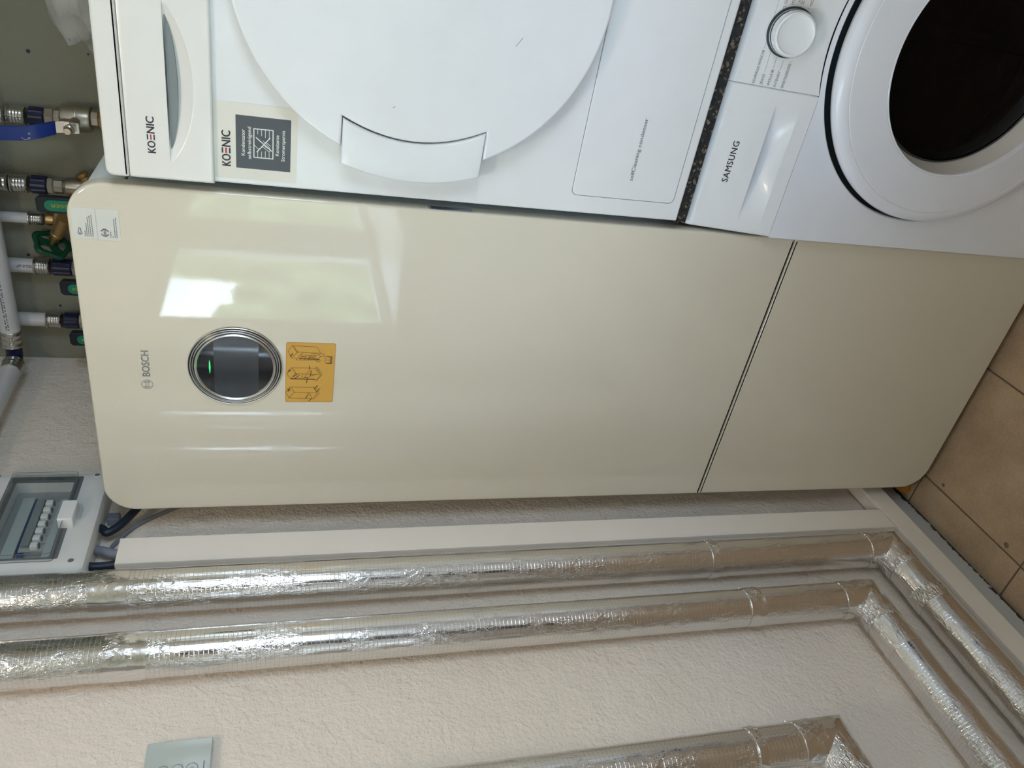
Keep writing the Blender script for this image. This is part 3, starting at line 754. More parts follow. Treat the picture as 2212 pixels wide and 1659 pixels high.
# cabinet: side walls, back, top and bottom as an open-fronted shell
bm = bmesh.new()
for b in ((XW0, XW0+.012, -.0185, .57, .04, .70), (XW1-.012, XW1, -.0185, .57, .04, .70), (XW0, XW1, .55, .57, .04, .70), (XW0, XW1, -.0185, .57, .04, .08)): add_box(bm, *b, .002, 1)
bmobj('cabinet_shell', bm, 'enamel_w', W, smooth=True, auto=40)
box('top_plate', XW0+.001, XW1, .033, .57, .82, .857, 'plastic_w', W, bev=.004)
box('upper_shell', XW0+.002, XW1-.002, .034, .57, .70, .821, 'enamel_w', W)
lathe('door_recess', [(.2735, 0), (.2735, .004), (.17, .004)], (CX, -.002, CZ), (0, 1, 0), 'dark_gap', W, seg=96, closed=True)
for fx in (.66, 1.16):
    for fy in (.05, .5): lathe('foot', [(.022, 0), (.022, .03), (.01, .031), (.01, .041)], (fx, fy, 0), (0, 0, 1), 'black_p', W, seg=20)
# control fascia: drawer front on the left, program panel on the right, both on the same slant
def fascia(name, u0, u1, grip, parent, mt):
    us = [u0, u0+.0012]+frange(u0+.003, u1-.003, max(20, int((u1-u0)/.0025)))+[u1-.0012, u1]
    zz = [0., .008, .02]
    vv = [(0, i/4.) for i in range(0, 4)]
    t_ = sorted(set([0, .006, .014, .0225, .0228, .0235]+frange(.025, .0636, 26)+[.0640, .0642, .0646, .066, .07, .08, .095, .11, .125, .134, .138, .1400, .1430, .147, .1515, .156, .160, .1625]))
    def fn(u, s):
        lo = lowedge(u); ss = lo+(s)*(1-lo/.138) if s < .138 else s
        d = 0.
        if grip and .0228 <= s < .0642:
            c = (u-.7265)/.0945; D = .036*max(0, 1-c*c)**1.0 if abs(c) < 1 else 0
            tt = (.0641-s)/(.0641-.0228)
            # ends of the scoop return flush between two pointed creases
            d = D*(1-tt)**(.85)*(.35+.65*max(0, 1-c*c))
        if s <= .138: p = FWp(u, ss, -d)
        else:
            q = (s-.138)/(.1625-.138); a2 = q*PI/2
            base = FWp(u, .138, 0); p = base+Vector((0, .024*(1-math.cos(a2))**.9, .0195*math.sin(a2)))
        e = min(u-u0, u1-u); rr = .0016
        if u0 < XW0+.01 and u-u0 < .006: rr = .006; e = u-u0
        if e < rr: p += Vector((0, 1, 0))*(rr-math.sqrt(max(0, rr*rr-(rr-e)**2)))
        return p
    return sheet(name, us, t_, fn, mt, parent, (0, .012, 0))
dw = fascia('detergent_drawer', XW0, .8452, True, W, 'plastic_wb')
pp = fascia('program_panel', .8458, XW1, False, W, 'plastic_wb')
text('logo', 'SAMSUNG', FWp, .690, .1030, 'ink', W, width=.0675, height=.0103, bold=.022, space=1.12, lift=.0004)
h_ = .0042
for s_, u_, v_, w_ in (('SCHNELLE WÄSCHE', .8485, .1100, .0490), ('JEANS', .8485, .0975, .0155), ('WOLLE', .8485, .0858, .0180), ('INTENSIV', .8485, .0747, .0235), ('SPORTKLEIDUNG', .8485, .0622, .0365)):
    text('program_name', s_, FWp, u_, v_, 'ink_grey', pp, width=w_, height=h_, bold=.0)
for s_, u_, v_, w_ in (('PFLEGELEICHT', .965, .0882, .033), ('AUTO', .9695, .0795, .012), ('SCHLEUDERN', .968, .0738, .030), ('+SCHLEUDERN', .967, .0604, .033)):
    text('program_name', s_, FWp, u_, v_, 'ink_grey', pp, width=w_, height=h_)
LN = [[(.8995, .112), (.917, .112), (.9185, .1065)], [(.8662, .0995), (.9055, .1003)], [(.8752, .0880), (.8935, .0880)], [(.8735, .0763), (.888, .0761)], [(.8868, .0645), (.8885, .0643)],
      [(.932, .1065), (.9345, .1125), (1.02, .1125)], [(.957, .0886), (.962, .0884)], [(.9625, .0770), (.9652, .0766)], [(.9625, .0645), (.9645, .0640)], [(.9505, .1005), (.9525, .1008)]]
strokes('program_lines', LN, .0004, FWp, 'ink_grey', pp)
strokes('wool_symbol', [circ(.8700, .0880, .0022, 14), circ(.8700, .0880, .0012, 10), [(.8685, .0873), (.8715, .0887)], [(.8685, .0887), (.8715, .0873)], [(.872, .0862), (.8725, .0855)]], .00035, FWp, 'ink_grey', pp)
strokes('tub_symbol', [[(.9545, .0990), (.9553, .1025), (.9605, .1030), (.9613, .0995), (.9595, .0985), (.9560, .0983), (.9545, .0990)], circ(.9665, .1010, .0025, 12, -30, 210), circ(.9668, .1003, .0009, 8)], .0005, FWp, 'ink_grey', pp)
# dial
kO = FWp(.9276, .0800, 0)
kn = lathe('program_dial', [(.0345, .0), (.0345, .003), (.0325, .0035), (.0325, .020), (.031, .0240), (.0285, .0255), (.0272, .0245), (.0245, .0228), (.012, .0222), (0, .0222)], kO, nW, 'plastic_wb', W, seg=72)
lathe('dial_collar', [(.0362, .0), (.0362, .0035), (.0335, .0042)], kO, nW, 'dark_gap', kn, seg=72, closed=True)
lathe('dial_chrome', [(.0327, .0045), (.0331, .0085), (.0331, .019), (.0322, .0222), (.0318, .022)], kO, nW, 'chrome', kn, seg=72, closed=True)
# porthole door
DO = (CX, -.0205, CZ)
pd = lathe('porthole_door', [(.255, .0), (.262, .002), (.2670, .010), (.2682, .018), (.2665, .0245), (.2610, .0290), (.2530, .0312), (.2490, .0314), (.2485, .0306), (.2478, .0306), (.2470, .0316), (.20, .0335), (.1835, .0340), (.1825, .0328), (.1815, .0338), (.1795, .0335), (.178, .030)], (CX, -.0145, CZ), (0, -1, 0), 'enamel_w', W, seg=160, closed=True)
lathe('door_lip', [(.1782, .0305), (.1705, .006), (.167, -.004)], (CX, -.0145, CZ), (0, -1, 0), 'cream_lip', pd, seg=128, closed=True)
lathe('glass_seal', [(.1678, -.003), (.1660, .001), (.1645, .0)], (CX, -.0145, CZ), (0, -1, 0), 'rubber', pd, seg=128, closed=True)
lathe('porthole_glass', [(.1655, -.002), (.150, .004), (.11, .010), (.06, .014), (.0, .0155)], (CX, -.0145, CZ), (0, -1, 0), 'porthole', pd, seg=128, closed=False)
lathe('inner_glass_bowl', [(.160, .045), (.1600, .06), (.150, .085), (.12, .105), (.06, .118), (0, .121)], (CX, .0, CZ), (0, 1, 0), 'porthole', pd, seg=96, closed=True)
lathe('bowl_rim', [(.1610, .047), (.1625, .049), (.1610, .051), (.1590, .049), (.1610, .047)], (CX, .0, CZ), (0, 1, 0), 'chrome', pd, seg=96, closed=True)
lathe('door_gasket', [(.172, -.002), (.185, .02), (.178, .05), (.190, .07), (.182, .10), (.19, .12)], (CX, .0, CZ), (0, 1, 0), 'rubber', W, seg=72, closed=True)
dm = lathe('drum', [(.19, .12), (.235, .13), (.24, .15), (.24, .50), (.22, .51), (0, .515)], (CX, .0, CZ), (0, 1, 0), 'drum', W, seg=72)
bm = bmesh.new(); bm.from_mesh(dm.data); bmesh.ops.delete(bm, geom=[f for f in bm.faces if len(f.verts) > 4], context='FACES_ONLY'); bm.to_mesh(dm.data); bm.free()
for k_ in range(3):
    an = 2*PI*k_/3+.5; c = Vector((CX+.225*math.cos(an), .32, CZ+.225*math.sin(an)))
    box('drum_paddle', c.x-.02, c.x+.02, .16, .49, c.z-.03, c.z+.03, 'box_in', W, bev=.015, rot=Matrix.Rotation(-an, 3, 'Y'))

# crumpled plastic film on the dryer
bm = bmesh.new(); bmesh.ops.create_icosphere(bm, subdivisions=5, radius=1.)
for v in bm.verts:
    p = v.co.copy(); k = 1+.30*noise.noise(p*2.1+Vector((4, 0, 0)))+.16*abs(noise.noise(p*5.3))
    v.co = Vector((.955+.215*p.x*k, .17+.14*p.y*k, max(1.7480, 1.752+.085*p.z*k)))
bmobj('plastic_bag', bm, 'film', None, smooth=True, label='crumpled clear plastic film lying on top of the dryer', cat='plastic bag')

# ------------------------------------------------------------------ foil pipes on the left wall
PXC = -.024
def bumpfn(amp, sc, seed):
    return lambda p: amp*noise.noise(p*sc+Vector((seed, 0, 0)))+amp*.5*noise.noise(p*sc*2.7+Vector((0, seed, 0)))
def foil_pipe(yc, zc, r, ztop, ybot, label, tapes, xc=PXC, seed=0):
    R0 = empty('foil_pipe', (xc, yc, zc), label, 'pipe', 'foil-wrapped pipes on the left wall')
    sg = 56
    def along(P, Q, step): n = max(1, int((Vector(Q)-Vector(P)).length/step)); return [Vector(P).lerp(Vector(Q), i/n) for i in range(n+1)]
    e = .055
    lo = bumpfn(.006, 14, seed)
    sweep('vertical_sleeve', along((xc, yc, ztop), (xc, yc, zc+e), .006), r, 'foil', R0, seg=sg, uv=True, jit=lo, cap=True)
    sweep('horizontal_sleeve', along((xc, yc-e, zc), (xc, ybot, zc), .006), r, 'foil', R0, seg=sg, uv=True, jit=bumpfn(.015, 26, seed+3), cap=True)
    el = along((xc, yc, zc+e+.012), (xc, yc, zc), .004)+along((xc, yc, zc), (xc, yc-e-.012, zc), .004)[1:]
    cr = lambda p: .035+.05*abs(noise.noise(p*38+Vector((seed, 1, 0))))+.05*abs(noise.noise(p*75))-.02
    sweep('elbow', el, r, 'foil_elbow', R0, seg=sg, uv=True, jit=cr, cap=True)
    for (ax, t0, t1, cr_) in tapes:
        P = along((xc, yc, t1), (xc, yc, t0), .004) if ax == 'z' else along((xc, t1, zc), (xc, t0, zc), .004)
        am = .075 if cr_ else .014
        jt = (lambda am_: (lambda p: .022+am_*abs(noise.noise(p*45+Vector((seed+9, 0, 0))))+am_*.5*noise.noise(p*90)))(am)
        sweep('tape_band', P, r, 'foil_elbow' if cr_ else 'tape', R0, seg=sg, uv=True, jit=jt, cap=True)
    return R0
foil_pipe(-.171, .2385, .0365, 2.30, -1.6, 'silver foil-wrapped pipe nearest the cable trunking, running beside the cabinet', [('z', 1.745, 1.800, False), ('z', .668, .690, True), ('y', -.335, -.300, True)], seed=1)
foil_pipe(-.299, .3905, .0350, 2.30, -1.6, 'middle silver foil-wrapped pipe, between the two others on the left wall', [('z', 1.700, 1.758, False), ('z', .640, .672, True), ('y', -.43, -.39, False)], seed=5)
foil_pipe(-.578, .6640, .0375, 2.30, -1.6, 'silver foil-wrapped pipe farthest from the cabinet, bending below the glass switch', [('z', .80, .815, True)], seed=8)

# ------------------------------------------------------------------ cable trunking
v_ = empty('cable_trunking', (XW, -.069, .15), 'upright white cable trunking between the cabinet and the foil pipes', 'trunking')
box('trunking_base', XW+.0005, XW+.029, -.1005, -.0385, .1515, 1.780, 'trunk', v_, bev=.001)
plate('trunking_cover', [(-.0995, .153), (-.0385, .1515), (-.0385, 1.7815), (-.1005, 1.7805)], lambda u, v, d=0.: Vector((XW+.029+d, u, v)), 0, .0115, 'trunk', v_, bev=.002)
v_ = empty('cable_trunking', (XW, -.6, .09), 'white cable trunking running along the wall just above the floor', 'trunking')
box('trunking_base', XW+.0045, XW+.029, -2.2, .55, .0945, .1485, 'trunk', v_, bev=.001)
box('trunking_cover', XW+.029, XW+.0405, -2.2, .55, .0925, .1500, 'trunk', v_, bev=.0025)

# ------------------------------------------------------------------ amber plug by the cabinet foot
lathe('plug', [(.0, 0), (.013, 0), (.0155, .003), (.0155, .022), (.0135, .028), (.006, .030), (0, .030)], (-.040, .062, .0152), (.25, -1, -.05), 'amber', None, seg=8, auto=20, label='small amber plastic plug on the floor by the cabinet corner', cat='plug')

# ------------------------------------------------------------------ glass control plate
G = empty('glass_switch', (XW, -.468, 1.645), 'square pale glass touch switch on the white left wall', 'switch')
FL = lambda u, v, d=0.: Vector((XW+d, u, v))
plate('switch_back', rrect(-.506, -.430, 1.607, 1.683, .004, 4), FL, .0002, .006, 'plastic_wb', G)
gp = plate('glass_plate', rrect(-.511, -.425, 1.602, 1.688, .0015, 3), FL, .006, .0115, 'plate', G, bev=.0008)
plate('glass_edge', rrect(-.5115, -.4245, 1.6015, 1.6885, .002, 3), FL, .0062, .0088, 'plate_edge', G)
FG = lambda u, v, d=0.: Vector((XW+.0115+d, u, v))
for z_ in (1.663, 1.6445, 1.6255): strokes('touch_ring', [circ(-.4695, z_, .0075, 28)], .0007, FG, 'ink_grey', gp)
plate('backlit_dot', circ(-.4695, 1.6255, .0028, 12)[:-1], FG, .0, .0002, 'rating', gp)
P = []; u = -.479
for w_ in (.0016, .0022, .0010, .0026, .0018, .0022, .0014): P.append([(u, 1.6105), (u+w_, 1.6105)]); u += w_+.0009
strokes('small_print', P, .0012, FG, 'ink_grey', gp, kind='stuff')

# ------------------------------------------------------------------ distribution box on the left wall
B = empty('distribution_box', (XW, 0, 1.83), 'light grey wall-mounted distribution box with clear hinged window above the trunking', 'fuse box')
FB = lambda u, v, d=0.: Vector((XW+d, u, v))
plate('box_base', rrect(-.1275, .128, 1.822, 2.032, .010, 5), FB, .0005, .030, 'box', B)
# cover: frame with a window opening
def frame_plate(name, u0, u1, v0, v1, r, a0, a1, b0, b1, rr, Fm, d0, d1, mt, parent, bev=.004):
    o = rrect(u0, u1, v0, v1, r, 8); i_ = rrect(a0, a1, b0, b1, rr, 8); n = len(o); V = []; Fc = []
    def ins(P, k, c): return [((p[0]-c[0])*(1-k/ ((u1-u0)/2))+c[0], (p[1]-c[1])*(1-k/((v1-v0)/2))+c[1]) for p in P]
    c = ((u0+u1)/2, (v0+v1)/2)
    rings = [(o, d0), (o, d1-bev), (ins(o, bev*.3, c), d1-bev*.3), (ins(o, bev, c), d1), (i_, d1), (i_, d0)]
    for P, d in rings:
        for p in P: V.append(Fm(p[0], p[1], d))
    m_ = len(rings)
    for j in range(m_):
        for i in range(n):
            a, b = j*n+i, j*n+(i+1) % n; j2 = (j+1) % m_; Fc.append((a, b, j2*n+(i+1) % n, j2*n+i))
    bm = bmesh.new(); me = pymesh(name, V, Fc); bm.from_mesh(me); bpy.data.meshes.remove(me)
    return bmobj(name, bm, mt, parent, smooth=True, auto=40)
cv = frame_plate('box_cover', -.1290, .1290, 1.8205, 2.034, .012, -.094, .098, 1.878, 1.972, .004, FB, .028, .0560, 'box', B, bev=.013)
frame_plate('window_recess', -.0985, .114, 1.8645, 1.985, .003, -.094, .098, 1.878, 1.972, .004, FB, .0555, .0563, 'box_dark', cv, bev=.0002)
plate('din_tray', rrect(-.093, .097, 1.879, 1.971, .002, 2), FB, .031, .033, 'box_in', B)
for k_ in range(7):
    y0 = -.066+k_*.0178
    br = plate('circuit_breaker', rrect(y0, y0+.0172, 1.888, 1.932, .001, 2), FB, .033, .044, 'breaker', B, bev=.001)
    plate('breaker_toggle', rrect(y0+.003, y0+.0142, 1.903, 1.915, .002, 3), FB, .044, .052, 'plastic_w', br, bev=.002)
    plate('breaker_mark', rrect(y0+.005, y0+.012, 1.9005, 1.9025, .0005, 2), FB, .044, .0525, 'ink_grey', br)
plate('breaker_bar', rrect(-.058, .06, 1.917, 1.930, .001, 2), FB, .044, .050, 'shadow_grey', B)
plate('label_strip', rrect(-.09, .062, 1.881, 1.8935, .001, 2), FB, .0445, .0465, 'strip', B)
plate('label_strip', rrect(-.09, .074, 1.938, 1.957, .001, 2), FB, .036, .040, 'strip', B)
plate('blue_rail', rrect(-.093, .07, 1.9335, 1.9350, .0003, 1), FB, .0405, .0415, 'blue', B)
plate('blue_terminal', rrect(-.083, -.072, 1.921, 1.929, .001, 2), FB, .042, .047, 'blue', B)
# clear hinged cover: thin-walled shell
def clear_shell(u0, u1, v0, v1, d0, d1, r):
    t = .0018
    o = rrect(u0, u1, v0, v1, r, 8); n = len(o); V = []; Fc = []
    c = ((u0+u1)/2, (v0+v1)/2)
    def sc(P, k): return [((p[0]-c[0])*(1-k/((u1-u0)/2))+c[0], (p[1]-c[1])*(1-k/((v1-v0)/2))+c[1]) for p in P]
    rings = [(o, d0), (o, d1-.002), (sc(o, .002), d1), (sc(o, .003+t), d1-t), (sc(o, t), d1-.002-t), (sc(o, t), d0)]
    for P, d in rings:
        for p in P: V.append(FB(p[0], p[1], d))
    m_ = len(rings)
    for j in range(m_):
        j2 = (j+1) % m_
        if j == 2: continue
        for i in range(n): Fc.append((j*n+i, j*n+(i+1) % n, j2*n+(i+1) % n, j2*n+i))
    Fc.append(tuple(2*n+i for i in range(n))); Fc.append(tuple(3*n+i for i in range(n))[::-1])
    bm = bmesh.new(); me = pymesh('window_cover', V, Fc); bm.from_mesh(me); bpy.data.meshes.remove(me)
    return bmobj('window_cover', bm, 'clear', B, smooth=True, auto=40)
wc = clear_shell(-.104, .106, 1.870, 1.976, .0565, .0735, .006)
# dark rim lines where the cover edge shows
strokes('cover_rim', [rrect(-.1038, .1058, 1.8702, 1.9758, .006, 6)+[(.1058, 1.9698)]], .0011, lambda u, v, d=0.: Vector((XW+.0737, u, v)), 'box_dark', wc)
strokes('cover_rim', [rrect(-.1038, .1058, 1.8702, 1.9758, .006, 6)+[(.1058, 1.9698)]], .0011, lambda u, v, d=0.: Vector((XW+.0567, u, v)), 'box_dark', wc)
lt = plate('window_latch', rrect(-.026, .023, 1.855, 1.879, .002, 3), FB, .0562, .0775, 'plastic_w', B, bev=.0015)
plate('latch_tab', rrect(-.004, .023, 1.848, 1.857, .002, 3), FB, .0562, .069, 'clear', lt, bev=.001)
for (u_, v__) in ((-.104, 1.8435), (.1175, 1.8435), (.1175, 2.006), (-.104, 2.006)):
    lathe('screw_hole', [(.0062, 0), (.0062, .0012), (.0048, .0014), (.0046, .0002)], (XW+.0556, u_, v__), (1, 0, 0), 'box', B, seg=20, closed=True)
    lathe('screw_well', [(.0047, 0), (.0047, .0004)], (XW+.0557, u_, v__), (1, 0, 0), 'box_dark', B, seg=20)

# cables
sweep('cable', catmull([(-.040, .0, 1.8215), (-.040, -.004, 1.815), (-.040, -.012, 1.806), (-.038, .004, 1.788), (-.034, .034, 1.770), (-.026, .062, 1.752), (-.02, .085, 1.72), (-.025, .095, 1.64)], 8), .0075, 'cable', None, seg=20, label='thick black cable curving from the grey box behind the cabinet', cat='cable')
sweep('cable', catmull([(-.041, -.093, 1.8212), (-.041, -.094, 1.812), (-.043, -.091, 1.79), (-.045, -.082, 1.76)], 8), .0075, 'cable', None, seg=20, label='short black cable from the grey box into the top of the trunking', cat='cable')
sweep('conduit', catmull([(-.050, -.045, 1.8212), (-.050, -.048, 1.811), (-.050, -.056, 1.79), (-.050, -.06, 1.76)], 8), .0085, 'conduit', None, seg=20, label='grey conduit stub between the grey box and trunking top', cat='conduit')
sweep('cable', catmull([(-.06, -.047, 1.782), (-.064, -.03, 1.80), (-.064, -.005, 1.79), (-.062, .03, 1.765), (-.062, .07, 1.71), (-.062, .12, 1.62)], 8), .0035, 'conduit', None, seg=12, label='thin grey cable lying on the wall beside the trunking top', cat='cable')
plate('wall_bracket', rrect(.036, .056, 1.797, 1.8185, .003, 4), FB, .0005, .016, 'conduit', None, bev=.002, label='small dark grey bracket under the grey box', cat='bracket')

# ------------------------------------------------------------------ risers over the cabinet
YR = .600
def sleeve(parent, x, y, z1, z0, r, name='press_sleeve'):
    n = 22; H = z1-z0
    prof = [(r*.9, z1+.001), (r*1.18, z1), (r*1.20, z1-.0015), (r*1.16, z1-.003), (r*1.0, z1-.0045)]
    for i in range(n+1):
        t = i/n; prof.append((r*(1.0+.05*math.sin(t*PI*4)**2), z1-.005-(H-.010)*t))
    prof += [(r*1.1, z0+.004), (r*1.12, z0+.002), (r*1.02, z0)]
    return lathe(name, prof, (x, y, 0), (0, 0, 1), 'steel', parent, seg=40, rfun=lambda i, s, t: 1+.012*math.cos(i/s*2*PI*8))
def collar(parent, x, y, z1, z0, r):
    return lathe('navy_collar', [(r*.92, z1), (r, z1-.002), (r, z0+.002), (r*.92, z0)], (x, y, 0), (0, 0, 1), 'navy', parent, seg=64, rfun=lambda i, s, t: 1.0 if (i*8//s*s//8+s//16-i) % 8 < 4 else .93, auto=25)
def hexnut(parent, x, y, z1, z0, r, mt='nickel', seg=6, name='hex_nut'):
    return lathe(name, [(r*.93, z1), (r, z1-.0015), (r, z0+.0015), (r*.93, z0)], (x, y, 0), (0, 0, 1), mt, parent, seg=seg, auto=20, phase=.3)
def clearring(parent, x, y, z1, z0, r): return lathe('clear_ring', [(r*.95, z1), (r, z1-.001), (r*.96, (z0+z1)/2), (r, z0+.001), (r*.95, z0)], (x, y, 0), (0, 0, 1), 'clear', parent, seg=40)
def pipeprint(parent, x, y, z1, z0, r, a0, seed, ax='z'):
    rn = random.Random(seed); V = []; Fc = []
    for row, off in ((0, .0), (1, .0032)):
        z = z0
        while z < z1:
            h = rn.uniform(.0012, .004); da = .0022/r; a_ = a0+off/r
            k = len(V)
            for (aa, zz) in ((a_, z), (a_+da, z), (a_+da, z+h), (a_, z+h)):
                if ax == 'z': V.append((x+(r+.0003)*math.sin(aa), y-(r+.0003)*math.cos(aa), zz))
                else: V.append((zz, y-(r+.0003)*math.cos(aa), x+(r+.0003)*math.sin(aa)))
            Fc.append((k, k+1, k+2, k+3)); z += h+rn.choice((.0008, .0008, .003))
    return link('pipe_print', pymesh('pipe_print', V, Fc), 'pipe_print', parent)
def lever(parent, x, y, z1, z0, word, flip):
    lv = plate('valve_lever', [(x-.011, z1), (x-.0165, z1-.006), (x-.0165, z0), (x+.0165, z0), (x+.0165, z1-.006), (x+.011, z1)][::1], FR(y+.007), 0, .014, 'black_p', parent, bev=.002)
    n = 24; P = []
    for i in range(n+1): a = PI*i/n; P.append((x+.011*math.cos(a), z1-.026+.011*math.sin(a)*1.0))
    P += [(x-.011, z0+.006), (x+.011, z0+.006)]
    plate('green_inlay', P, FR(y-.007), 0, .0012, 'green', lv)
    Fm = FR(y-.0082)
    if flip:   # reads upwards
        text('lever_lettering', word, Fm, x+.0033, z1-.026, 'yellow', lv, width=.0098*len(word), height=.0065, bold=.02, align='R', ud=(0, 1), vd=(-1, 0))
    else:
        text('lever_lettering', word, Fm, x-.0033, z1-.0245, 'yellow', lv, width=.0072*len(word), height=.0065, bold=.02, ud=(0, -1), vd=(1, 0))
    lathe('lever_stem', [(.012, 0), (.012, .035), (.009, YR-y-.02)], (x, y+.007, z0+.015), (0, 1, 0), 'black_p', parent, seg=24)
    return lv
GR = 'riser pipes above the cabinet'
# e: leftmost riser
def riser(x, label, ztop, zs1, zs0, zc0, mt='pipe_w', r=.0158, lev=None, word='', flip=False, dbl=False):
    R0 = empty('riser_pipe', (x, YR, 1.81), label, 'pipe', GR)
    if dbl:
        sleeve(R0, x, YR, ztop, zs1+.002, .0172, 'upper_press_sleeve')
    else:
        lathe('pipe', [(r, ztop), (r, zs1-.004)], (x, YR, 0), (0, 0, 1), mt, R0, seg=36)
    sleeve(R0, x, YR, zs1, zs0, .0172)
    clearring(R0, x, YR, zs0, zs0-.006, .0172)
    collar(R0, x, YR, zs0-.0055, zc0, .0188)
    hexnut(R0, x, YR, zc0, zc0-.012, .0165)
    if lev:
        hexnut(R0, x, YR, zc0-.012, zc0-.030, .0155, seg=8, name='valve_neck')
        lathe('valve_body', [(.013, zc0-.030), (.019, zc0-.036), (.0205, zc0-.050), (.019, zc0-.066), (.013, zc0-.072), (.0125, 1.806)], (x, YR, 0), (0, 0, 1), 'nickel', R0, seg=36)
        lever(R0, x, lev[0], lev[1], lev[1]-.11, word, flip)
    return R0
re_ = riser(.049, 'white riser pipe nearest the room corner, with steel sleeve and black lever', 2.125, 2.026, 1.996, 1.960, lev=(.520, 1.963), word='RÜCKLAUF')
rd_ = riser(.182, 'white riser pipe with printed text above the lever marked R', 2.125, 2.033, 2.003, 1.960, lev=(.504, 1.963), word='RÜCKLAUF')
pipeprint(rd_, .182, YR, 2.062, 2.035, .0158, .15, 4)
rb_ = riser(.3675, 'riser with ribbed steel sleeves beside the lever whose lettering ends SSER', 2.30, 2.052, 2.020, 1.985, lev=(.4965, 1.982), word='WASSER', flip=True, dbl=False)
for q in [c for c in rb_.children if c.name.startswith('pipe') and 'print' not in c.name]: bpy.data.objects.remove(q)
sleeve(rb_, .3665, YR, 2.100, 2.055, .0172, 'upper_press_sleeve')
lathe('pipe', [(.0158, 2.3), (.0158, 2.09)], (.3665, YR, 0), (0, 0, 1), 'pipe_w', rb_, seg=32)
lathe('drain_nozzle', [(.006, 0), (.010, .004), (.010, .016), (.0125, .018), (.0125, .024), (.008, .026)], (.378, YR, 1.908), (.8, 0, .45), 'brass', rb_, seg=24)
# c: thin white pipe to an angle valve with green handwheel
R0 = empty('riser_pipe', (.294, YR, 1.81), 'thin white riser pipe ending in a brass valve with green handwheel', 'pipe', GR)
lathe('pipe', [(.0112, 2.30), (.0112, 2.025)], (.292, YR, 0), (0, 0, 1), 'pipe_w', R0, seg=32)
sleeve(R0, .292, YR, 2.030, 2.003, .0122)
clearring(R0, .292, YR, 2.003, 1.997, .0128)
lathe('brass_union', [(.010, 1.998), (.0135, 1.996), (.0140, 1.990), (.0125, 1.984), (.0130, 1.981)], (.293, YR, 0), (0, 0, 1), 'brass', R0, seg=24)
hexnut(R0, .2935, YR, 1.981, 1.958, .0165, 'brass', 6)
lathe('valve_body', [(.013, 1.958), (.017, 1.95), (.018, 1.93), (.015, 1.90), (.012, 1.806)], (.295, YR, 0), (0, 0, 1), 'brass', R0, seg=32)
ax = Vector((-.80, .30, .42)).normalized(); so = Vector((.290, .566, 1.964))
lathe('valve_bonnet', [(.0115, 0), (.0115, .018), (.013, .019), (.013, .026), (.0095, .028), (.0095, .043), (.006, .045), (.006, .056)], so, ax, 'brass', R0, seg=28)
def wheel(O, A, R_):
    A, U_, V_ = frame_from(A); n = 96; V = []; Fc = []; t = .006
    def ring(fn, d):
        k = len(V)
        for i in range(n):
            a = 2*PI*i/n; r = fn(a); V.append(O+A*d+U_*(r*math.cos(a))+V_*(r*math.sin(a)))
        return k
    outer = lambda a: R_*(1+.09*math.cos(5*a))
    inner = lambda a: R_*.70*(1+.06*math.cos(5*a))
    r = [ring(outer, -t*.4), ring(lambda a: outer(a)*1.02, 0), ring(outer, t*.5), ring(lambda a: (outer(a)+inner(a))/2, t*.8), ring(inner, t*.5), ring(inner, -t*.5), ring(lambda a: (outer(a)+inner(a))/2, -t*.7)]
    for j in range(len(r)):
        a, b = r[j], r[(j+1) % len(r)]
        for i in range(n): Fc.append((a+i, a+(i+1) % n, b+(i+1) % n, b+i))
    o = link('handwheel', pymesh('handwheel', V, Fc), 'wheel', R0, smooth=True)
    # three broad spokes
    vs2 = []; fs2 = []
    for k_ in range(3):
        a = 2*PI*k_/3+.4; d1 = U_*math.cos(a)+V_*math.sin(a); d2 = A.cross(d1)
        for (r0, r1, w0, w1) in ((0, R_*.86, .0085, .0155),):
            b = len(vs2)
            for (rr, ww) in ((r0, w0), (R_*.45, w0*.95), (r1, w1)):
                for (sx, sz) in ((-1, -1), (1, -1), (1, 1), (-1, 1)): vs2.append(O+d1*rr+d2*(ww*sx)+A*(t*.45*sz))
            for s_ in (0, 1):
                q = b+s_*4
                for i in range(4): fs2.append((q+i, q+(i+1) % 4, q+4+(i+1) % 4, q+4+i))
            fs2.append((b, b+1, b+2, b+3)); fs2.append((b+8, b+9, b+10, b+11))
    link('wheel_spokes', pymesh('wheel_spokes', vs2, fs2), 'wheel', o)
    lathe('wheel_hub', [(.009, -.004), (.009, .004), (.0075, .006), (0, .0065)], O, A, 'wheel', o, seg=24)
    lathe('hub_disc', [(.0055, .0062), (.0055, .0072), (0, .0073)], O, A, 'yellow', o, seg=20)
wheel(so+ax*.056, ax, .0375)
lathe('valve_branch', [(.014, -.030), (.014, .004)], so, ax, 'brass', R0, seg=24)
# a: riser with ball valve and blue lever
R0 = empty('riser_pipe', (.512, YR, 1.81), 'riser with nickel ball valve and long blue lever, next to the dryer', 'pipe', GR)
xa = .5065
lathe('pipe', [(.0158, 2.3), (.0158, 2.09)], (xa-.004, YR, 0), (0, 0, 1), 'pipe_w', R0, seg=32)
sleeve(R0, xa-.002, YR, 2.100, 2.040, .0172, 'upper_press_sleeve'); sleeve(R0, xa, YR, 2.038, 2.006, .0172)
clearring(R0, xa, YR, 2.006, 2.000, .0174); collar(R0, xa+.001, YR, 2.0, 1.972, .0188)
hexnut(R0, xa+.003, YR, 1.972, 1.955, .0175); hexnut(R0, xa+.004, YR, 1.955, 1.943, .0165, seg=8, name='valve_neck')
lathe('valve_body', [(.018, 1.943), (.0255, 1.940), (.0265, 1.936), (.0265, 1.915), (.0275, 1.9145), (.0275, 1.912), (.0268, 1.911), (.0268, 1.893), (.0255, 1.889), (.016, 1.888)], (xa+.006, YR, 0), (0, 0, 1), 'nickel', R0, seg=48)
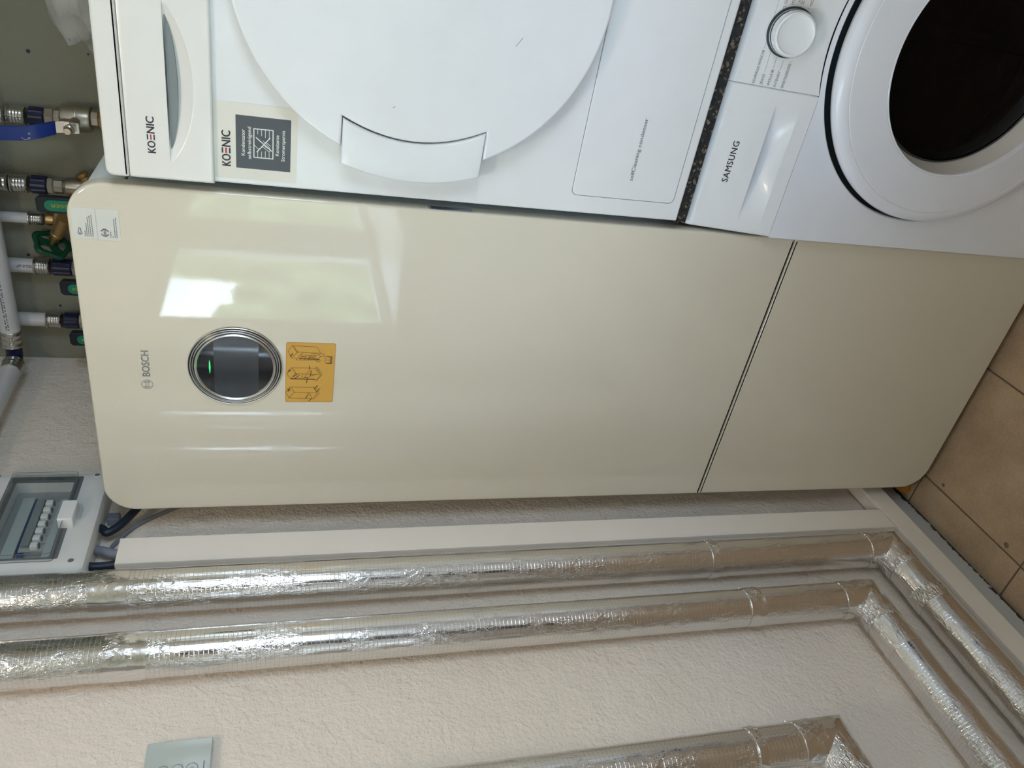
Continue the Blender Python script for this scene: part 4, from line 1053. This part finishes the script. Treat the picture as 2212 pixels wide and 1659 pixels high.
hexnut(R0, xa+.008, YR, 1.888, 1.874, .0175, seg=8, name='lower_neck'); hexnut(R0, xa+.009, YR, 1.874, 1.85, .0185, 'brass', 6, name='brass_nut')
lathe('lower_pipe', [(.012, 1.85), (.012, 1.80)], (xa+.009, YR, 0), (0, 0, 1), 'brass', R0, seg=24)
# lever
sx_ = .5125
lathe('spindle', [(.009, 0), (.009, .060), (.006, .062), (.006, .072)], (sx_, YR-.024, 1.913), (0, -1, 0), 'nickel', R0, seg=24)
hexnut2 = lathe('spindle_nut', [(.0105, 0), (.011, .001), (.011, .006), (.0095, .0075)], (sx_, .528, 1.913), (0, -1, 0), 'chrome', R0, seg=6, auto=20)
lathe('spindle_tip', [(.006, 0), (.006, .003), (.004, .004), (.0035, .001)], (sx_, .5205, 1.913), (0, -1, 0), 'steel', R0, seg=20)
def strip(name, P, wd, th, mt, parent):
    V = []; Fc = []
    for i, (x, y, z, w_) in enumerate(P):
        for (sx, sy) in ((-1, -1), (1, -1), (1, 1), (-1, 1)): V.append((x+sx*w_/2, y+sy*th/2, z))
    for i in range(len(P)-1):
        b = i*4
        for k_ in range(4): Fc.append((b+k_, b+(k_+1) % 4, b+4+(k_+1) % 4, b+4+k_))
    Fc.append((0, 1, 2, 3)); b = (len(P)-1)*4; Fc.append((b, b+1, b+2, b+3))
    bm = bmesh.new(); me = pymesh(name, V, Fc); bm.from_mesh(me); bpy.data.meshes.remove(me); bmesh.ops.recalc_face_normals(bm, faces=bm.faces)
    bmesh.ops.bevel(bm, geom=bm.edges[:], offset=min(.001, th*.3), segments=2, affect='EDGES')
    return bmobj(name, bm, mt, parent, smooth=True, auto=40)
lv = strip('lever_shank', [(sx_, .532, 1.898, .020), (sx_, .532, 1.925, .022), (sx_-.002, .531, 1.942, .022)], .02, .003, 'steel', R0)
gpz = strip('lever_grip', [(sx_-.002, .531, 1.938, .0245), (sx_-.006, .515, 1.960, .0265), (sx_-.012, .510, 1.985, .027), (sx_-.016, .510, 2.03, .027), (sx_-.020, .510, 2.09, .026)], .02, .008, 'lever_blue', R0)
Fq = FR(.506)
strokes('lever_symbol', [circ(.4955, 1.9865, .0062, 10, 110, 250)[:], circ(.492+.0005, 1.9795, .0016, 10), circ(.5015, 1.9785, .0016, 10)], .0006, Fq, 'white_ink', gpz)

# f: horizontal white pipe with elbow in the corner
XP = empty('drain_pipe', (-.02, .545, 2.085), 'thick white plastic pipe turning through an elbow in the room corner', 'pipe')
YH, ZH, RH = .545, 2.0855, .0200
sweep('pipe', [(x, YH, ZH) for x in frange(1.9, .045, 6)], RH, 'pipe_w', XP, seg=40)
def sl2(name, O, A, r, L_, mt='steel'):
    pr = [(r*.92, 0), (r*1.13, .0005), (r*1.15, .002), (r*1.04, .004)]+[(r*(1.03+.05*math.sin(t*PI*2.5)**2), .004+(L_-.010)*t) for t in frange(0, 1, 14)]+[(r*1.13, L_-.003), (r*1.12, L_-.001), (r*.95, L_)]
    return lathe(name, pr, O, A, mt, XP, seg=40)
sl2('press_sleeve', (.052, YH, ZH), (-1, 0, 0), RH, .040)
sweep('elbow_body', catmull([(.014, YH, ZH), (-.008, YH-.001, ZH), (-.0195, YH-.012, ZH-.001), (-.0205, YH-.034, ZH-.002)], 8), .0165, 'navy', XP, seg=32)
sl2('press_sleeve', (-.0205, YH-.066, ZH-.005), (0, 1, .03), RH, .038)
sweep('wall_pipe', [Vector((-.0205, YH-.064, ZH-.005)).lerp(Vector((-.0205, .11, 2.072)), t) for t in frange(0, 1, 6)]+catmull([(-.0205, .11, 2.072), (-.0205, .07, 2.078), (-.0205, .05, 2.105), (-.0205, .045, 2.15), (-.0205, .045, 2.45)], 8)[1:], RH, 'pipe_w', XP, seg=40)
rn = random.Random(11); V = []; Fc = []
for row in (0, 1):
    x = .06
    while x < .30:
        h = rn.uniform(.0015, .0045); aa = -.25+row*.20; da = .12; k_ = len(V)
        for (a2, xx) in ((aa, x), (aa+da, x), (aa+da, x+h), (aa, x+h)): V.append((xx, YH-(RH+.0004)*math.cos(a2), ZH+(RH+.0004)*math.sin(a2)))
        Fc.append((k_, k_+1, k_+2, k_+3)); x += h+rn.choice((.0008, .001, .004))
link('pipe_print', pymesh('pipe_print', V, Fc), 'pipe_print', XP)
